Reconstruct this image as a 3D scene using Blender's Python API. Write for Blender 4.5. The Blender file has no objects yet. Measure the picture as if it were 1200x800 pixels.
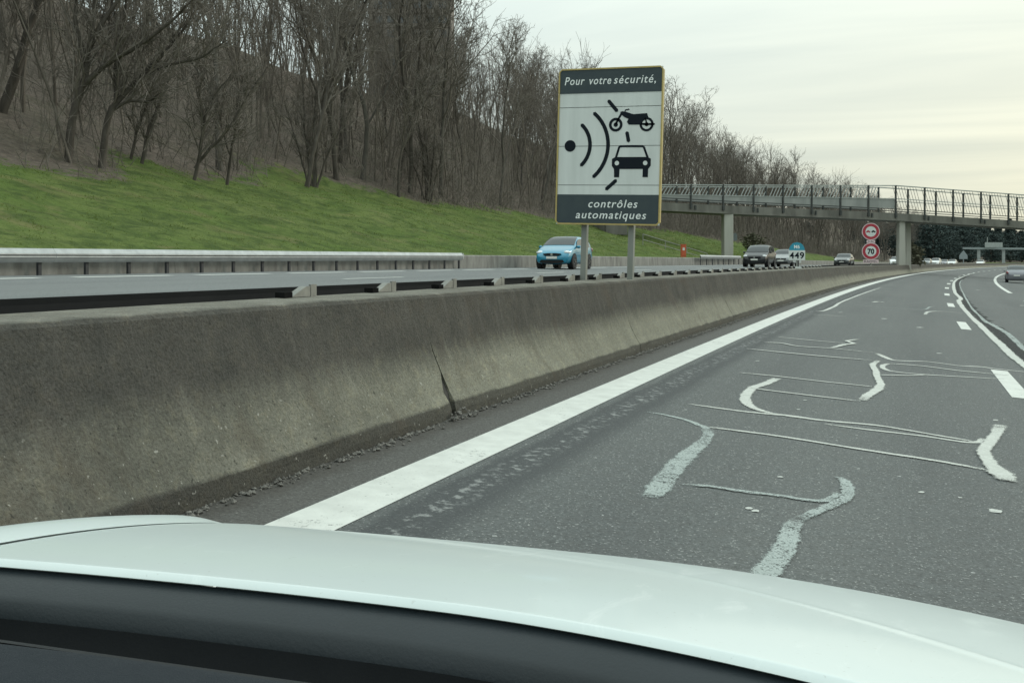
import bpy, bmesh, math, random
import numpy as np
from mathutils import Vector, Matrix, noise as mnoise
random.seed(7); np.random.seed(7); RNG = np.random.default_rng(7)
SC = bpy.context.scene
COL = SC.collection
PI = math.pi

# ------------------------------------------------------------------ camera
cd = bpy.data.cameras.new("camera")
cam = bpy.data.objects.new("camera", cd); COL.objects.link(cam)
cam.location = (0, 0, 1.4914)
cam.rotation_euler = (PI/2, 0, math.radians(20.312))
cd.sensor_width = 36; cd.lens = 36*1208.86/1200
cd.shift_y = -93.6/1200
cd.clip_start = 0.05; cd.clip_end = 6000
SC.camera = cam

# ------------------------------------------------------------------ world, sun, exposure
SUN_EL, SUN_AZ = math.radians(22), math.radians(48)     # azimuth clockwise from +Y (to the right of the road)
sun_dir = Vector((math.sin(SUN_AZ)*math.cos(SUN_EL), math.cos(SUN_AZ)*math.cos(SUN_EL), math.sin(SUN_EL)))
wd = bpy.data.worlds.new("World"); SC.world = wd; wd.use_nodes = True
nt = wd.node_tree; nt.nodes.clear()
def wn(t, **k):
    n = nt.nodes.new(t)
    for a, v in k.items(): setattr(n, a, v)
    return n
def wl(a, b): nt.links.new(a, b)
def wmath(op, a, b=None, clamp=False):
    n = wn('ShaderNodeMath', operation=op, use_clamp=clamp)
    for i, v in enumerate((a, b)):
        if v is None: continue
        if isinstance(v, (int, float)): n.inputs[i].default_value = v
        else: wl(v, n.inputs[i])
    return n.outputs[0]
sky = wn('ShaderNodeTexSky', sky_type='NISHITA'); sky.sun_disc = False
sky.sun_elevation = SUN_EL; sky.sun_rotation = SUN_AZ
tc = wn('ShaderNodeTexCoord')
sep = wn('ShaderNodeSeparateXYZ'); wl(tc.outputs['Generated'], sep.inputs[0])
zc = wmath('MAXIMUM', sep.outputs['Z'], 0.0)
# cloud deck seen in perspective: direction projected on a plane overhead
den = wmath('ADD', zc, 0.10)
comb = wn('ShaderNodeCombineXYZ')
wl(wmath('DIVIDE', sep.outputs['X'], den), comb.inputs[0]); wl(wmath('DIVIDE', sep.outputs['Y'], den), comb.inputs[1])
mp = wn('ShaderNodeMapping'); mp.inputs['Rotation'].default_value = (0, 0, math.radians(24)); mp.inputs['Scale'].default_value = (0.28, 1.0, 1)
wl(comb.outputs[0], mp.inputs[0])
n1 = wn('ShaderNodeTexNoise'); n1.inputs['Scale'].default_value = 1.5; n1.inputs['Detail'].default_value = 5; n1.inputs['Roughness'].default_value = 0.5
n1.inputs['Distortion'].default_value = 0.4
wl(mp.outputs[0], n1.inputs[0])
cr = wn('ShaderNodeValToRGB'); wl(n1.outputs[0], cr.inputs[0])
cr.color_ramp.elements[0].position = 0.3; cr.color_ramp.elements[0].color = (0.80, 0.83, 0.84, 1)
cr.color_ramp.elements[1].position = 0.72; cr.color_ramp.elements[1].color = (1.10, 1.09, 1.045, 1)
# overcast luminance (CIE): brighter overhead; warmer and brighter low towards the sun
ov = wmath('ADD', wmath('MULTIPLY', zc, 2.0), 0.85)
dot = wn('ShaderNodeVectorMath', operation='DOT_PRODUCT'); wl(tc.outputs['Generated'], dot.inputs[0]); dot.inputs[1].default_value = Vector((math.sin(SUN_AZ), math.cos(SUN_AZ), 0.12)).normalized()
glow = wmath('POWER', wmath('MAXIMUM', dot.outputs['Value'], 0.0), 2.0)
low = wmath('SUBTRACT', 1.0, wmath('MULTIPLY', zc, 2.6), clamp=True)
gl = wmath('MULTIPLY', glow, low)
tint = wn('ShaderNodeMixRGB'); tint.inputs[1].default_value = (5.9, 6.75, 6.6, 1); tint.inputs[2].default_value = (10.8, 9.8, 6.9, 1)
wl(wmath('MULTIPLY', gl, 1.1, clamp=True), tint.inputs[0])
m1 = wn('ShaderNodeMixRGB', blend_type='MULTIPLY'); m1.inputs[0].default_value = 1
wl(tint.outputs[0], m1.inputs[1]); wl(cr.outputs[0], m1.inputs[2])
m2 = wn('ShaderNodeMixRGB', blend_type='MULTIPLY'); m2.inputs[0].default_value = 1
wl(m1.outputs[0], m2.inputs[1]); wl(ov, m2.inputs[2])
m3 = wn('ShaderNodeMixRGB'); m3.inputs[0].default_value = 0.94
wl(sky.outputs[0], m3.inputs[1]); wl(m2.outputs[0], m3.inputs[2])
bg = wn('ShaderNodeBackground'); bg.inputs['Strength'].default_value = 0.1
wl(m3.outputs[0], bg.inputs['Color'])
wo = wn('ShaderNodeOutputWorld'); wl(bg.outputs[0], wo.inputs['Surface'])
sd = bpy.data.lights.new("sun", 'SUN'); sd.energy = 0.9; sd.angle = math.radians(18); sd.color = (1, 0.95, 0.86)
so = bpy.data.objects.new("sun", sd); COL.objects.link(so); so.location = (60, 40, 60)
so.rotation_euler = sun_dir.to_track_quat('Z', 'Y').to_euler()
SC.view_settings.view_transform = 'Standard'; SC.view_settings.look = 'None'
SC.view_settings.exposure = 0.12; SC.view_settings.gamma = 1; SC.view_settings.use_curve_mapping = False

# ------------------------------------------------------------------ road geometry helpers
R = 1365.66        # the motorway bends right on this radius
SL = 0.073         # superelevation
def W(L, s, z=0.0):
    return (R-(R-L)*math.cos(s/R), (R-L)*math.sin(s/R), z)
def heading(s): return -s/R           # rotation about z of something facing along the road
def zroad(L): return -SL*L
def drop(s): return -0.004*min(max(s-100, 0), 160)
def zopp(L, s=0):
    return float(np.interp(L, [-17.6, -16, -8.5, -6.5, -4.1], [1.2, 1.17, 1.0, 0.93, 0.80])) + drop(s)

# ------------------------------------------------------------------ materials
MATS = {}
def nodes_of(name):
    m = bpy.data.materials.new(name); m.use_nodes = True
    t = m.node_tree; t.nodes.clear()
    o = t.nodes.new('ShaderNodeOutputMaterial'); b = t.nodes.new('ShaderNodeBsdfPrincipled')
    t.links.new(b.outputs[0], o.inputs[0])
    return m, t, b
class NT:
    def __init__(s, t): s.t = t
    def n(s, ty, **k):
        x = s.t.nodes.new(ty)
        for a, v in k.items(): setattr(x, a, v)
        return x
    def l(s, a, b): s.t.links.new(a, b)
    def val(s, inp, v):
        if isinstance(v, (int, float)): inp.default_value = v
        elif isinstance(v, (tuple, list)): inp.default_value = tuple(v)+(1,) if len(v) == 3 and len(inp.default_value) == 4 else v
        else: s.l(v, inp)
    def math(s, op, a, b=None, clamp=False):
        x = s.n('ShaderNodeMath', operation=op, use_clamp=clamp); s.val(x.inputs[0], a)
        if b is not None: s.val(x.inputs[1], b)
        return x.outputs[0]
    def noise(s, scale, detail=3, rough=.55, co=None, dist=0):
        x = s.n('ShaderNodeTexNoise'); x.inputs['Scale'].default_value = scale; x.inputs['Detail'].default_value = detail
        x.inputs['Roughness'].default_value = rough; x.inputs['Distortion'].default_value = dist
        if co is not None: s.l(co, x.inputs['Vector'])
        return x.outputs[0]
    def ramp(s, v, lo, hi):
        x = s.n('ShaderNodeMapRange'); x.clamp = True; s.val(x.inputs[0], v); x.inputs[1].default_value = lo; x.inputs[2].default_value = hi
        return x.outputs[0]
    def mix(s, f, a, b, mode='MIX'):
        x = s.n('ShaderNodeMixRGB', blend_type=mode); s.val(x.inputs[0], f); s.val(x.inputs[1], a); s.val(x.inputs[2], b)
        return x.outputs[0]
    def co(s, scale=None, which='Object'):
        c = s.n('ShaderNodeTexCoord').outputs[which]
        if scale is None: return c
        m = s.n('ShaderNodeMapping'); m.inputs['Scale'].default_value = scale; s.l(c, m.inputs[0]); return m.outputs[0]
    def bump(s, h, strength, dist, b):
        x = s.n('ShaderNodeBump'); x.inputs['Strength'].default_value = strength; x.inputs['Distance'].default_value = dist
        s.l(h, x.inputs['Height']); s.l(x.outputs[0], b.inputs['Normal'])
def MAT(name, c1, c2=None, scale=4.0, rough=.6, metal=0.0, bump=0.0, bscale=None, coat=0.0, stretch=None, spec=None):
    """plain surface: two tones mottled by noise, fine relief"""
    m, t, b = nodes_of(name); k = NT(t)
    co = k.co(stretch)
    if c2 is None: c2 = tuple(min(1, v*.8) for v in c1)
    f = k.ramp(k.noise(scale, 5, .6, co), .3, .7)
    k.l(k.mix(f, c1, c2), b.inputs['Base Color'])
    b.inputs['Roughness'].default_value = rough; b.inputs['Metallic'].default_value = metal
    b.inputs['Coat Weight'].default_value = coat; b.inputs['Coat Roughness'].default_value = .05
    if spec is not None: b.inputs['Specular IOR Level'].default_value = spec
    if bump: k.bump(k.noise(bscale or scale*6, 4, .6, co), bump, .01, b)
    return m

def asphalt(name, base, brown, seam=False, light=1.0):
    m, t, b = nodes_of(name); k = NT(t)
    co = k.co(); uv = k.co(None, 'UV'); su = k.n('ShaderNodeSeparateXYZ'); k.l(uv, su.inputs[0])
    L = su.outputs[0]
    agg = k.noise(46, 2, .7, co)
    agg2 = k.noise(120, 1, .5, co)
    big = k.noise(.35, 4, .6, k.co((1, .25, 1)))
    fine = k.noise(9, 4, .7, co)
    c = k.mix(k.ramp(agg, .28, .72), tuple(v*.62 for v in base), tuple(v*1.35 for v in base))
    c = k.mix(k.math('MULTIPLY', k.ramp(fine, .4, .75), .35), c, brown)
    c = k.mix(k.ramp(big, .35, .7), c, k.mix(1.0, c, (.84, .85, .86), 'MULTIPLY'))
    spk = k.ramp(k.noise(64, 1, .4, co), .665, .70)
    c = k.mix(k.math('MULTIPLY', spk, .55), c, (.38, .39, .37))
    chips = k.ramp(k.noise(17, 2, .5, co), .745, .765)
    c = k.mix(k.math('MULTIPLY', chips, .7), c, (.5, .51, .49))
    pits = k.ramp(agg2, .36, .30)
    c = k.mix(k.math('MULTIPLY', pits, .55), c, (.02, .021, .022))
    wh = k.math('ABSOLUTE', k.math('SUBTRACT', k.math('ABSOLUTE', k.math('SUBTRACT', k.math('PINGPONG', k.math('ADD', L, 5.75), 1.75), .95)), .0))
    c = k.mix(k.math('MULTIPLY', k.ramp(wh, .55, .15), k.ramp(k.noise(.8, 3, .6, k.co((1, .2, 1))), .3, .7)), c, k.mix(1.0, c, (.86, .86, .87), 'MULTIPLY'))
    if seam:
        wob = k.math('MULTIPLY', k.math('SUBTRACT', k.noise(1.3, 3, .6, co), .5), .16)
        Lw = k.math('ADD', L, wob)
        # dark worn construction joint beside the edge line, bleached scuffs in it
        band = k.math('MULTIPLY', k.ramp(Lw, -2.50, -2.44), k.ramp(Lw, -1.98, -2.14))
        c = k.mix(k.math('MULTIPLY', band, .62), c, (.032, .035, .038))
        sc = k.math('MULTIPLY', k.math('MULTIPLY', k.ramp(Lw, -2.42, -2.36), k.ramp(Lw, -2.18, -2.26)), k.ramp(k.noise(13, 4, .7, co), .53, .62))
        c = k.mix(k.math('MULTIPLY', sc, .55), c, (.32, .33, .32))
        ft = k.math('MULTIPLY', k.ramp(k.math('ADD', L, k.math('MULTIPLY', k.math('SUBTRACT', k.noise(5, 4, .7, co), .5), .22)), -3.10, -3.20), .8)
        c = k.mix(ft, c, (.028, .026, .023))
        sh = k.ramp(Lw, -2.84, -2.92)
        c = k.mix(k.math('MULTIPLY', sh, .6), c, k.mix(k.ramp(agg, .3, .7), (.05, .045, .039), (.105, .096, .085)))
    k.l(c, b.inputs['Base Color']); b.inputs['Roughness'].default_value = .82
    b.inputs['Specular IOR Level'].default_value = .35
    k.bump(k.math('ADD', agg, k.math('MULTIPLY', agg2, .5)), .75, .006, b)
    return m

def seal_mat(name, col, cover):
    m, t, b = nodes_of(name); k = NT(t); co = k.co(); uv = k.co(None, 'UV')
    su = k.n('ShaderNodeSeparateXYZ'); k.l(uv, su.inputs[0])
    edge = k.math('SUBTRACT', 1.0, k.math('ABSOLUTE', k.math('SUBTRACT', k.math('MULTIPLY', su.outputs[0], 2.0), 1.0)))   # 0 at the rim, 1 in the middle
    ends = su.outputs[1]
    a = k.noise(70, 3, .75, co); g = k.noise(14, 4, .65, co); bigv = k.noise(2.2, 3, .6, co)
    body = k.math('MULTIPLY', k.ramp(edge, 0.0, .42), k.ramp(ends, 0.0, 1.0))
    h = k.math('ADD', k.math('MULTIPLY', body, .62), k.math('ADD', k.math('MULTIPLY', k.math('SUBTRACT', a, .5), 1.5), k.math('MULTIPLY', k.math('SUBTRACT', g, .5), .8)))
    f = k.ramp(k.math('ADD', h, k.math('MULTIPLY', k.math('SUBTRACT', bigv, .5), .5)), cover, cover+.30)
    c = k.mix(k.ramp(g, .3, .72), col, tuple(v*.72 for v in col))
    k.l(c, b.inputs['Base Color']); b.inputs['Roughness'].default_value = .85; b.inputs['Specular IOR Level'].default_value = .2
    k.bump(a, .35, .004, b)
    tr = k.n('ShaderNodeBsdfTransparent'); mx = k.n('ShaderNodeMixShader'); k.l(f, mx.inputs[0]); k.l(tr.outputs[0], mx.inputs[1]); k.l(b.outputs[0], mx.inputs[2])
    out = [n for n in t.nodes if n.type == 'OUTPUT_MATERIAL'][0]; k.l(mx.outputs[0], out.inputs[0])
    return m

def paint_mat(name, col, wear=.45, asph=(.09, .092, .09), sc=38):
    m, t, b = nodes_of(name); k = NT(t); co = k.co()
    a = k.noise(sc, 3, .75, co); g = k.noise(3.1, 3, .6, co)
    f = k.ramp(k.math('ADD', a, k.math('MULTIPLY', k.math('SUBTRACT', g, .5), .5)), wear, wear-.13)
    c = k.mix(k.ramp(k.noise(6, 4, .6, co), .3, .75), col, tuple(v*.8 for v in col))
    c = k.mix(f, c, asph)
    k.l(c, b.inputs['Base Color']); b.inputs['Roughness'].default_value = .75
    k.bump(a, .5, .005, b)
    return m

def barrier_mat():
    m, t, b = nodes_of('barrier_concrete'); k = NT(t); co = k.co(); uv = k.co(None, 'UV')
    su = k.n('ShaderNodeSeparateXYZ'); k.l(uv, su.inputs[0]); s, v = su.outputs[0], su.outputs[1]
    st = k.n('ShaderNodeMapping'); st.inputs['Scale'].default_value = (7, .9, 1); k.l(uv, st.inputs[0])
    streak = k.noise(1.6, 5, .65, st.outputs[0])
    n = k.noise(2.2, 5, .65, co); fine = k.noise(55, 3, .75, co)
    light = k.mix(k.ramp(n, .3, .7), (.20, .195, .155), (.27, .265, .212))
    dark = k.mix(k.ramp(n, .3, .72), (.060, .057, .049), (.105, .099, .085))
    dark = k.mix(k.ramp(streak, .52, .72), dark, (.115, .108, .094))
    vv = k.math('ADD', v, k.math('MULTIPLY', k.math('SUBTRACT', streak, .5), .34))
    vv = k.math('ADD', vv, k.math('MULTIPLY', k.math('SUBTRACT', k.noise(.55, 3, .6, co), .5), .28))
    c = k.mix(k.ramp(vv, .60, .84), light, dark)
    # oily spray film on the stretch beside the camera
    film = k.math('MULTIPLY', k.ramp(k.math('ADD', s, k.math('MULTIPLY', k.math('SUBTRACT', n, .5), 4.0)), 8.0, 3.2), .66)
    c = k.mix(film, c, k.mix(k.ramp(n, .35, .7), (.062, .062, .056), (.10, .094, .084)))
    # splash-dark foot
    c = k.mix(k.math('MULTIPLY', k.ramp(k.math('ADD', v, k.math('MULTIPLY', k.math('SUBTRACT', n, .5), .05)), .375, .355), .75), c, (.045, .042, .038))
    # top edge bleached
    c = k.mix(k.math('MULTIPLY', k.ramp(k.math('ADD', v, k.math('MULTIPLY', k.math('SUBTRACT', n, .5), .06)), 1.228, 1.262), .9), c, k.mix(k.ramp(n, .3, .7), (.16, .155, .13), (.27, .262, .228)))
    c = k.mix(k.math('MULTIPLY', k.ramp(fine, .36, .66), .75), c, k.mix(1.0, c, (.48, .47, .46), 'MULTIPLY'))
    mott = k.noise(11, 5, .75, co)
    c = k.mix(k.math('MULTIPLY', k.ramp(mott, .5, .68), .5), c, k.mix(1.0, c, (1.5, 1.42, 1.25), 'MULTIPLY'))
    c = k.mix(k.math('MULTIPLY', k.ramp(k.noise(1.1, 5, .7, co, .6), .54, .68), .45), c, (.075, .058, .042))
    sp = k.math('MULTIPLY', k.ramp(k.noise(30, 2, .5, co), .70, .72), k.ramp(vv, .80, .55))
    c = k.mix(k.math('MULTIPLY', sp, .55), c, (.42, .41, .37))
    pit = k.ramp(k.noise(31, 2, .6, co), .33, .29)
    c = k.mix(k.math('MULTIPLY', pit, .65), c, (.02, .02, .018))
    k.l(c, b.inputs['Base Color']); b.inputs['Roughness'].default_value = .9; b.inputs['Specular IOR Level'].default_value = .25
    k.bump(k.math('ADD', fine, k.math('ADD', mott, k.math('MULTIPLY', n, 1.5))), .95, .016, b)
    return m

def ground_mat():
    m, t, b = nodes_of('hillside_ground'); k = NT(t); co = k.co()
    at = k.n('ShaderNodeAttribute', attribute_name='litter'); lit = at.outputs['Fac']
    n = k.noise(.22, 5, .65, co); f = k.noise(2.6, 6, .7, co); st = k.noise(5, 4, .7, k.co((.5, .5, 2.4)))
    g = k.mix(k.ramp(n, .32, .68), (.088, .135, .032), (.135, .165, .054))
    g = k.mix(k.math('MULTIPLY', k.ramp(k.noise(1.1, 6, .75, k.co((.7, .7, 2.2)), .5), .45, .60), .8), g, (.040, .064, .020))
    g = k.mix(k.math('MULTIPLY', k.ramp(f, .45, .72), .6), g, (.068, .100, .030))
    g = k.mix(k.math('MULTIPLY', k.ramp(k.noise(.5, 4, .6, co, .8), .56, .72), .7), g, (.165, .155, .070))
    br = k.mix(k.ramp(f, .3, .7), (.075, .062, .052), (.18, .15, .125))
    br = k.mix(k.math('MULTIPLY', k.ramp(n, .5, .7), .35), br, (.06, .075, .03))
    mk = k.math('ADD', lit, k.math('MULTIPLY', k.math('ADD', k.math('MULTIPLY', k.math('SUBTRACT', k.noise(3.5, 5, .75, co), .5), .5), k.math('SUBTRACT', k.noise(.7, 5, .7, co), .5)), 1.9))
    c = k.mix(k.ramp(mk, .42, .58), g, br)
    k.l(c, b.inputs['Base Color']); b.inputs['Roughness'].default_value = .95; b.inputs['Specular IOR Level'].default_value = .1
    k.bump(k.math('ADD', f, st), .9, .18, b)
    return m

def steel(name, c, rough=.45, metal=.7):
    return MAT(name, c, tuple(v*.72 for v in c), 3.5, rough, metal, .15, 40)

M = dict(
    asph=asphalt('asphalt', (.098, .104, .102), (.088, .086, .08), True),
    asph2=asphalt('asphalt_far_carriageway', (.165, .173, .172), (.15, .152, .15)),
    white=paint_mat('road_paint', (.58, .59, .555), .355),
    seal=seal_mat('crack_sealant_white', (.53, .54, .505), .15),
    seal_grey=seal_mat('crack_sealant_faded', (.37, .41, .395), .34),
    tar=seal_mat('dark_tar', (.035, .036, .037), .36),
    spot=paint_mat('paint_drip', (.5, .51, .48), .42, sc=90),
    barrier=barrier_mat(),
    core=MAT('broken_concrete', (.035, .033, .03), (.06, .056, .05), 20, .95, bump=.8),
    gravel=MAT('rubble', (.035, .033, .03), (.24, .228, .205), 22, .95, bump=.5),
    ground=ground_mat(),
    grass=MAT('grass_blades', (.125, .185, .048), (.17, .20, .072), .35, .8, spec=.1),
    wallc=MAT('roadside_concrete', (.12, .116, .104), (.26, .255, .232), 2.6, .9, bump=.6, bscale=20, stretch=(1, 1, .35)),
    galv=steel('galvanised_steel', (.42, .44, .44), .5, .5),
    rail_back=MAT('dark_rail_back', (.042, .044, .047), (.028, .03, .032), 3, .6, .3),  # far darker tone than the galvanised rail steel
    bracket=MAT('pale_bracket_steel', (.25, .25, .225), (.15, .15, .135), 9, .6, .3),
    rubber=MAT('black_rubber', (.006, .006, .006), (.01, .01, .01), 8, .9, spec=.05),
    bark=MAT('bark', (.054, .047, .040), (.112, .100, .086), 5, .95, bump=.6, bscale=30, stretch=(1, 1, .3), spec=.1),
    bark2=MAT('bark_grey', (.068, .062, .054), (.13, .12, .105), 5, .95, bump=.5, bscale=30, stretch=(1, 1, .3), spec=.1),
    twig=MAT('twigs', (.120, .106, .091), (.200, .180, .158), 3, .95, spec=.1),
    pole=MAT('pole_bark_hazed', (.085, .073, .061), (.185, .163, .138), .35, .95, spec=.1),  # lighter brown than the front trunks: depth haze put into the colour
    brush=MAT('brushwood', (.115, .103, .087), (.195, .175, .15), 2, .95, spec=.1),
    needle=MAT('needles_hazed', (.036, .052, .051), (.072, .092, .086), .35, .9, spec=.1),  # paled and greyed so the colour itself carries the distance haze
    leafd=MAT('ivy_leaves', (.075, .078, .052), (.13, .122, .085), 1.2, .85, spec=.2),
    conc=MAT('bridge_concrete', (.185, .18, .158), (.095, .092, .08), .9, .85, bump=.4, bscale=25, stretch=(1, 1, .25)),
    conc_pale=MAT('pier_concrete', (.40, .395, .35), (.30, .295, .26), .8, .85, bump=.3, bscale=25, stretch=(1, 1, .15)),
    bsteel=MAT('weathered_bridge_steel', (.032, .038, .038), (.06, .065, .062), 2.5, .6, .2),
    bpale=MAT('pale_bridge_steel', (.26, .285, .275), (.36, .385, .37), 2.0, .55, .15),
    bpanel=MAT('bridge_panel_grey', (.20, .212, .205), (.29, .30, .288), .8, .6, .1, stretch=(1, 1, .2)),
    s_white=MAT('sign_white', (.62, .65, .63), (.52, .55, .53), 5, .45, stretch=(1, 1, .12)),
    s_dark=MAT('sign_slate', (.046, .060, .068), (.056, .072, .076), 8, .55, spec=.15),
    s_black=MAT('sign_ink', (.006, .010, .016), (.008, .012, .016), 8, .6, spec=.12),
    s_edge=MAT('sign_gold_edge', (.44, .34, .11), (.34, .26, .10), 9, .5),
    s_text=MAT('sign_lettering', (.74, .77, .75), (.7, .73, .71), 6, .45),
    s_post=MAT('sign_post_grey', (.24, .25, .225), (.18, .19, .17), 5, .6, .2, stretch=(1, 1, .2)),
    s_red=MAT('sign_red', (.36, .022, .04), (.32, .02, .035), 6, .45),
    s_pink=MAT('sign_pale_rim', (.60, .46, .47), (.56, .44, .45), 6, .5),
    s_cyan=MAT('sign_turquoise', (.02, .26, .36), (.02, .22, .32), 6, .45),
    s_back=MAT('sign_back_aluminium', (.27, .31, .32), (.22, .25, .26), 4, .5, .3),
    orange=MAT('orange_enclosure', (.52, .10, .03), (.42, .08, .03), 5, .5),
    blue=MAT('blue_car_paint', (.004, .20, .315), (.004, .185, .295), 2, .3, .15, coat=.9),
    dkpaint=MAT('dark_car_paint', (.006, .007, .008), (.008, .009, .010), 2, .3, 0, coat=.25, spec=.3),
    silver=MAT('silver_car_paint', (.16, .17, .17), (.14, .15, .15), 2, .32, .4, coat=.9),
    wpaint=MAT('white_car_paint', (.72, .73, .71), (.68, .69, .67), 2, .3, 0, coat=.9),
    g2paint=MAT('graphite_car_paint', (.045, .05, .05), (.04, .044, .045), 2, .3, .2, coat=.6),
    gpaint=MAT('grey_car_paint', (.19, .19, .215), (.17, .17, .19), 2, .32, .4, coat=.9),
    glass=MAT('car_glass', (.018, .024, .025), (.012, .016, .017), 1.5, .08, 0, coat=.2, spec=.4),
    lamp=MAT('headlight_lens', (.72, .75, .76), (.58, .6, .62), 10, .12, 0, coat=1),
    tail=MAT('tail_light', (.22, .012, .015), (.18, .01, .012), 10, .2, 0, coat=1),
    chrome=MAT('chrome', (.62, .63, .63), (.5, .51, .51), 6, .2, .9),
    tyre=MAT('tyre', (.016, .016, .016), (.024, .024, .024), 10, .8),
    plate=MAT('number_plate', (.66, .66, .62), (.58, .58, .55), 30, .5),
    black=MAT('black_plastic', (.008, .009, .010), (.012, .013, .014), 10, .55, spec=.25),
    tower=MAT('tower_concrete', (.20, .175, .155), (.15, .13, .115), .12, .9, bump=.3, stretch=(1, 1, .2)),
    towerg=MAT('tower_window', (.05, .055, .06), (.08, .085, .09), .5, .3),
    hood=None, cowl=None, dash=MAT('dashboard_vinyl', (.013, .017, .022), (.017, .021, .026), 60, .75, bump=.3, bscale=420, spec=.2),
)
def hood_mat():
    m, t, b = nodes_of('bonnet_paint'); k = NT(t); co = k.co()
    d = k.noise(3.2, 5, .6, co); sm = k.noise(10, 5, .75, k.co((1, .35, 1)), 1.2)
    c = k.mix(k.ramp(d, .3, .7), (.565, .618, .61), (.53, .585, .578))
    c = k.mix(k.math('MULTIPLY', k.ramp(sm, .60, .74), .42), c, (.76, .79, .78))
    dust = k.ramp(k.noise(160, 2, .5, co), .70, .74)
    c = k.mix(k.math('MULTIPLY', dust, .35), c, (.36, .37, .35))
    k.l(c, b.inputs['Base Color']); k.l(k.math('ADD', k.math('MULTIPLY', d, .12), .26), b.inputs['Roughness'])
    b.inputs['Coat Weight'].default_value = .35; b.inputs['Specular IOR Level'].default_value = .3; k.l(k.math('ADD', k.math('MULTIPLY', sm, .16), .0), b.inputs['Coat Roughness'])
    return m
M['hood'] = hood_mat()
M['scuttle'] = MAT('scuttle_plastic', (.011, .016, .019), (.015, .020, .024), 9, .42, bump=.08, bscale=260, spec=.3)
M['cowl'] = MAT('cowl_plastic', (.004, .005, .006), (.006, .007, .008), 18, .5, bump=.05, bscale=300, spec=.08)

# ------------------------------------------------------------------ mesh helpers
class MB:
    def __init__(s): s.v = []; s.f = []; s.uv = []
    def add(s, vs, fs, uvs=None):
        o = len(s.v); s.v += [tuple(p) for p in vs]; s.f += [tuple(i+o for i in f) for f in fs]
        s.uv += list(uvs) if uvs else [(p[0], p[1]) for p in vs]
    def box(s, c, d, rot=None):
        x, y, z = d[0]/2, d[1]/2, d[2]/2
        vs = [Vector((a*x, b*y, e*z)) for a in (-1, 1) for b in (-1, 1) for e in (-1, 1)]
        if rot is not None: vs = [rot @ p for p in vs]
        c = Vector(c)
        s.add([p+c for p in vs], [(0, 1, 3, 2), (4, 6, 7, 5), (0, 4, 5, 1), (2, 3, 7, 6), (0, 2, 6, 4), (1, 5, 7, 3)])
    def tube(s, pts, rad, k=6, cap=True):
        pts = [Vector(p) for p in pts]; n = len(pts)
        if isinstance(rad, (int, float)): rad = [rad]*n
        vs = []; fs = []; ref = None
        for i in range(n):
            t = (pts[min(i+1, n-1)]-pts[max(i-1, 0)])
            t = t.normalized() if t.length > 1e-9 else Vector((0, 0, 1))
            if ref is None: ref = Vector((1, 0, 0)) if abs(t.x) < .8 else Vector((0, 1, 0))
            u = ref-t*ref.dot(t); u.normalize(); w = t.cross(u); ref = u
            for j in range(k):
                a = 2*PI*j/k; vs.append(pts[i]+(u*math.cos(a)+w*math.sin(a))*rad[i])
        for i in range(n-1):
            for j in range(k): fs.append((i*k+j, i*k+(j+1) % k, (i+1)*k+(j+1) % k, (i+1)*k+j))
        if cap: fs += [tuple(range(k))[::-1], tuple(range((n-1)*k, n*k))]
        s.add(vs, fs)
    def beam(s, a, b, w, h, up=(0, 0, 1)):
        """rectangular bar from a to b"""
        a = Vector(a); b = Vector(b); t = (b-a).normalized(); up = Vector(up)
        if abs(t.dot(up)) > .98: up = Vector((0, 1, 0))
        x = t.cross(up).normalized(); z = x.cross(t)
        vs = [p+x*i*w/2+z*j*h/2 for p in (a, b) for i in (-1, 1) for j in (-1, 1)]
        s.add(vs, [(0, 1, 3, 2), (4, 6, 7, 5), (0, 4, 5, 1), (2, 3, 7, 6), (0, 2, 6, 4), (1, 5, 7, 3)])
    def poly(s, pts, y0, y1):
        """outline in x,z extruded along y"""
        n = len(pts)
        s.add([(x, y0, z) for x, z in pts]+[(x, y1, z) for x, z in pts],
              [tuple(range(n)), tuple(range(2*n-1, n-1, -1))]+[(i, i+n, (i+1) % n+n, (i+1) % n) for i in range(n)])
    def lathe(s, prof, c, axis='x', k=20):
        """profile (radius, offset along axis)"""
        vs = []; fs = []; n = len(prof); c = Vector(c)
        for r, a in prof:
            for j in range(k):
                t = 2*PI*j/k; p = (a, r*math.cos(t), r*math.sin(t)) if axis == 'x' else ((r*math.cos(t), a, r*math.sin(t)) if axis == 'y' else (r*math.cos(t), r*math.sin(t), a))
                vs.append(c+Vector(p))
        for i in range(n-1):
            for j in range(k): fs.append((i*k+j, (i+1)*k+j, (i+1)*k+(j+1) % k, i*k+(j+1) % k))
        s.add(vs, fs)
    def mesh(s, name, smooth=False):
        me = bpy.data.meshes.new(name)
        me.from_pydata(s.v, [], s.f)
        if smooth: me.polygons.foreach_set('use_smooth', [True]*len(me.polygons))
        return me
    def build(s, name, mat, parent=None, smooth=False, uv=False, fix=True):
        me = s.mesh(name, smooth)
        if uv:
            lay = me.uv_layers.new(name='UVMap'); li = np.empty(len(me.loops), int); me.loops.foreach_get('vertex_index', li)
            lay.data.foreach_set('uv', np.array(s.uv, dtype=np.float32)[li].ravel())
        if fix:
            bm = bmesh.new(); bm.from_mesh(me); bmesh.ops.recalc_face_normals(bm, faces=bm.faces); bm.to_mesh(me); bm.free()
        return link(name, me, mat, parent)
def link(name, me, mat, parent=None):
    o = bpy.data.objects.new(name, me); COL.objects.link(o)
    if mat is not None and len(me.materials) == 0: me.materials.append(mat)
    if parent is not None: o.parent = parent
    return o
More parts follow.
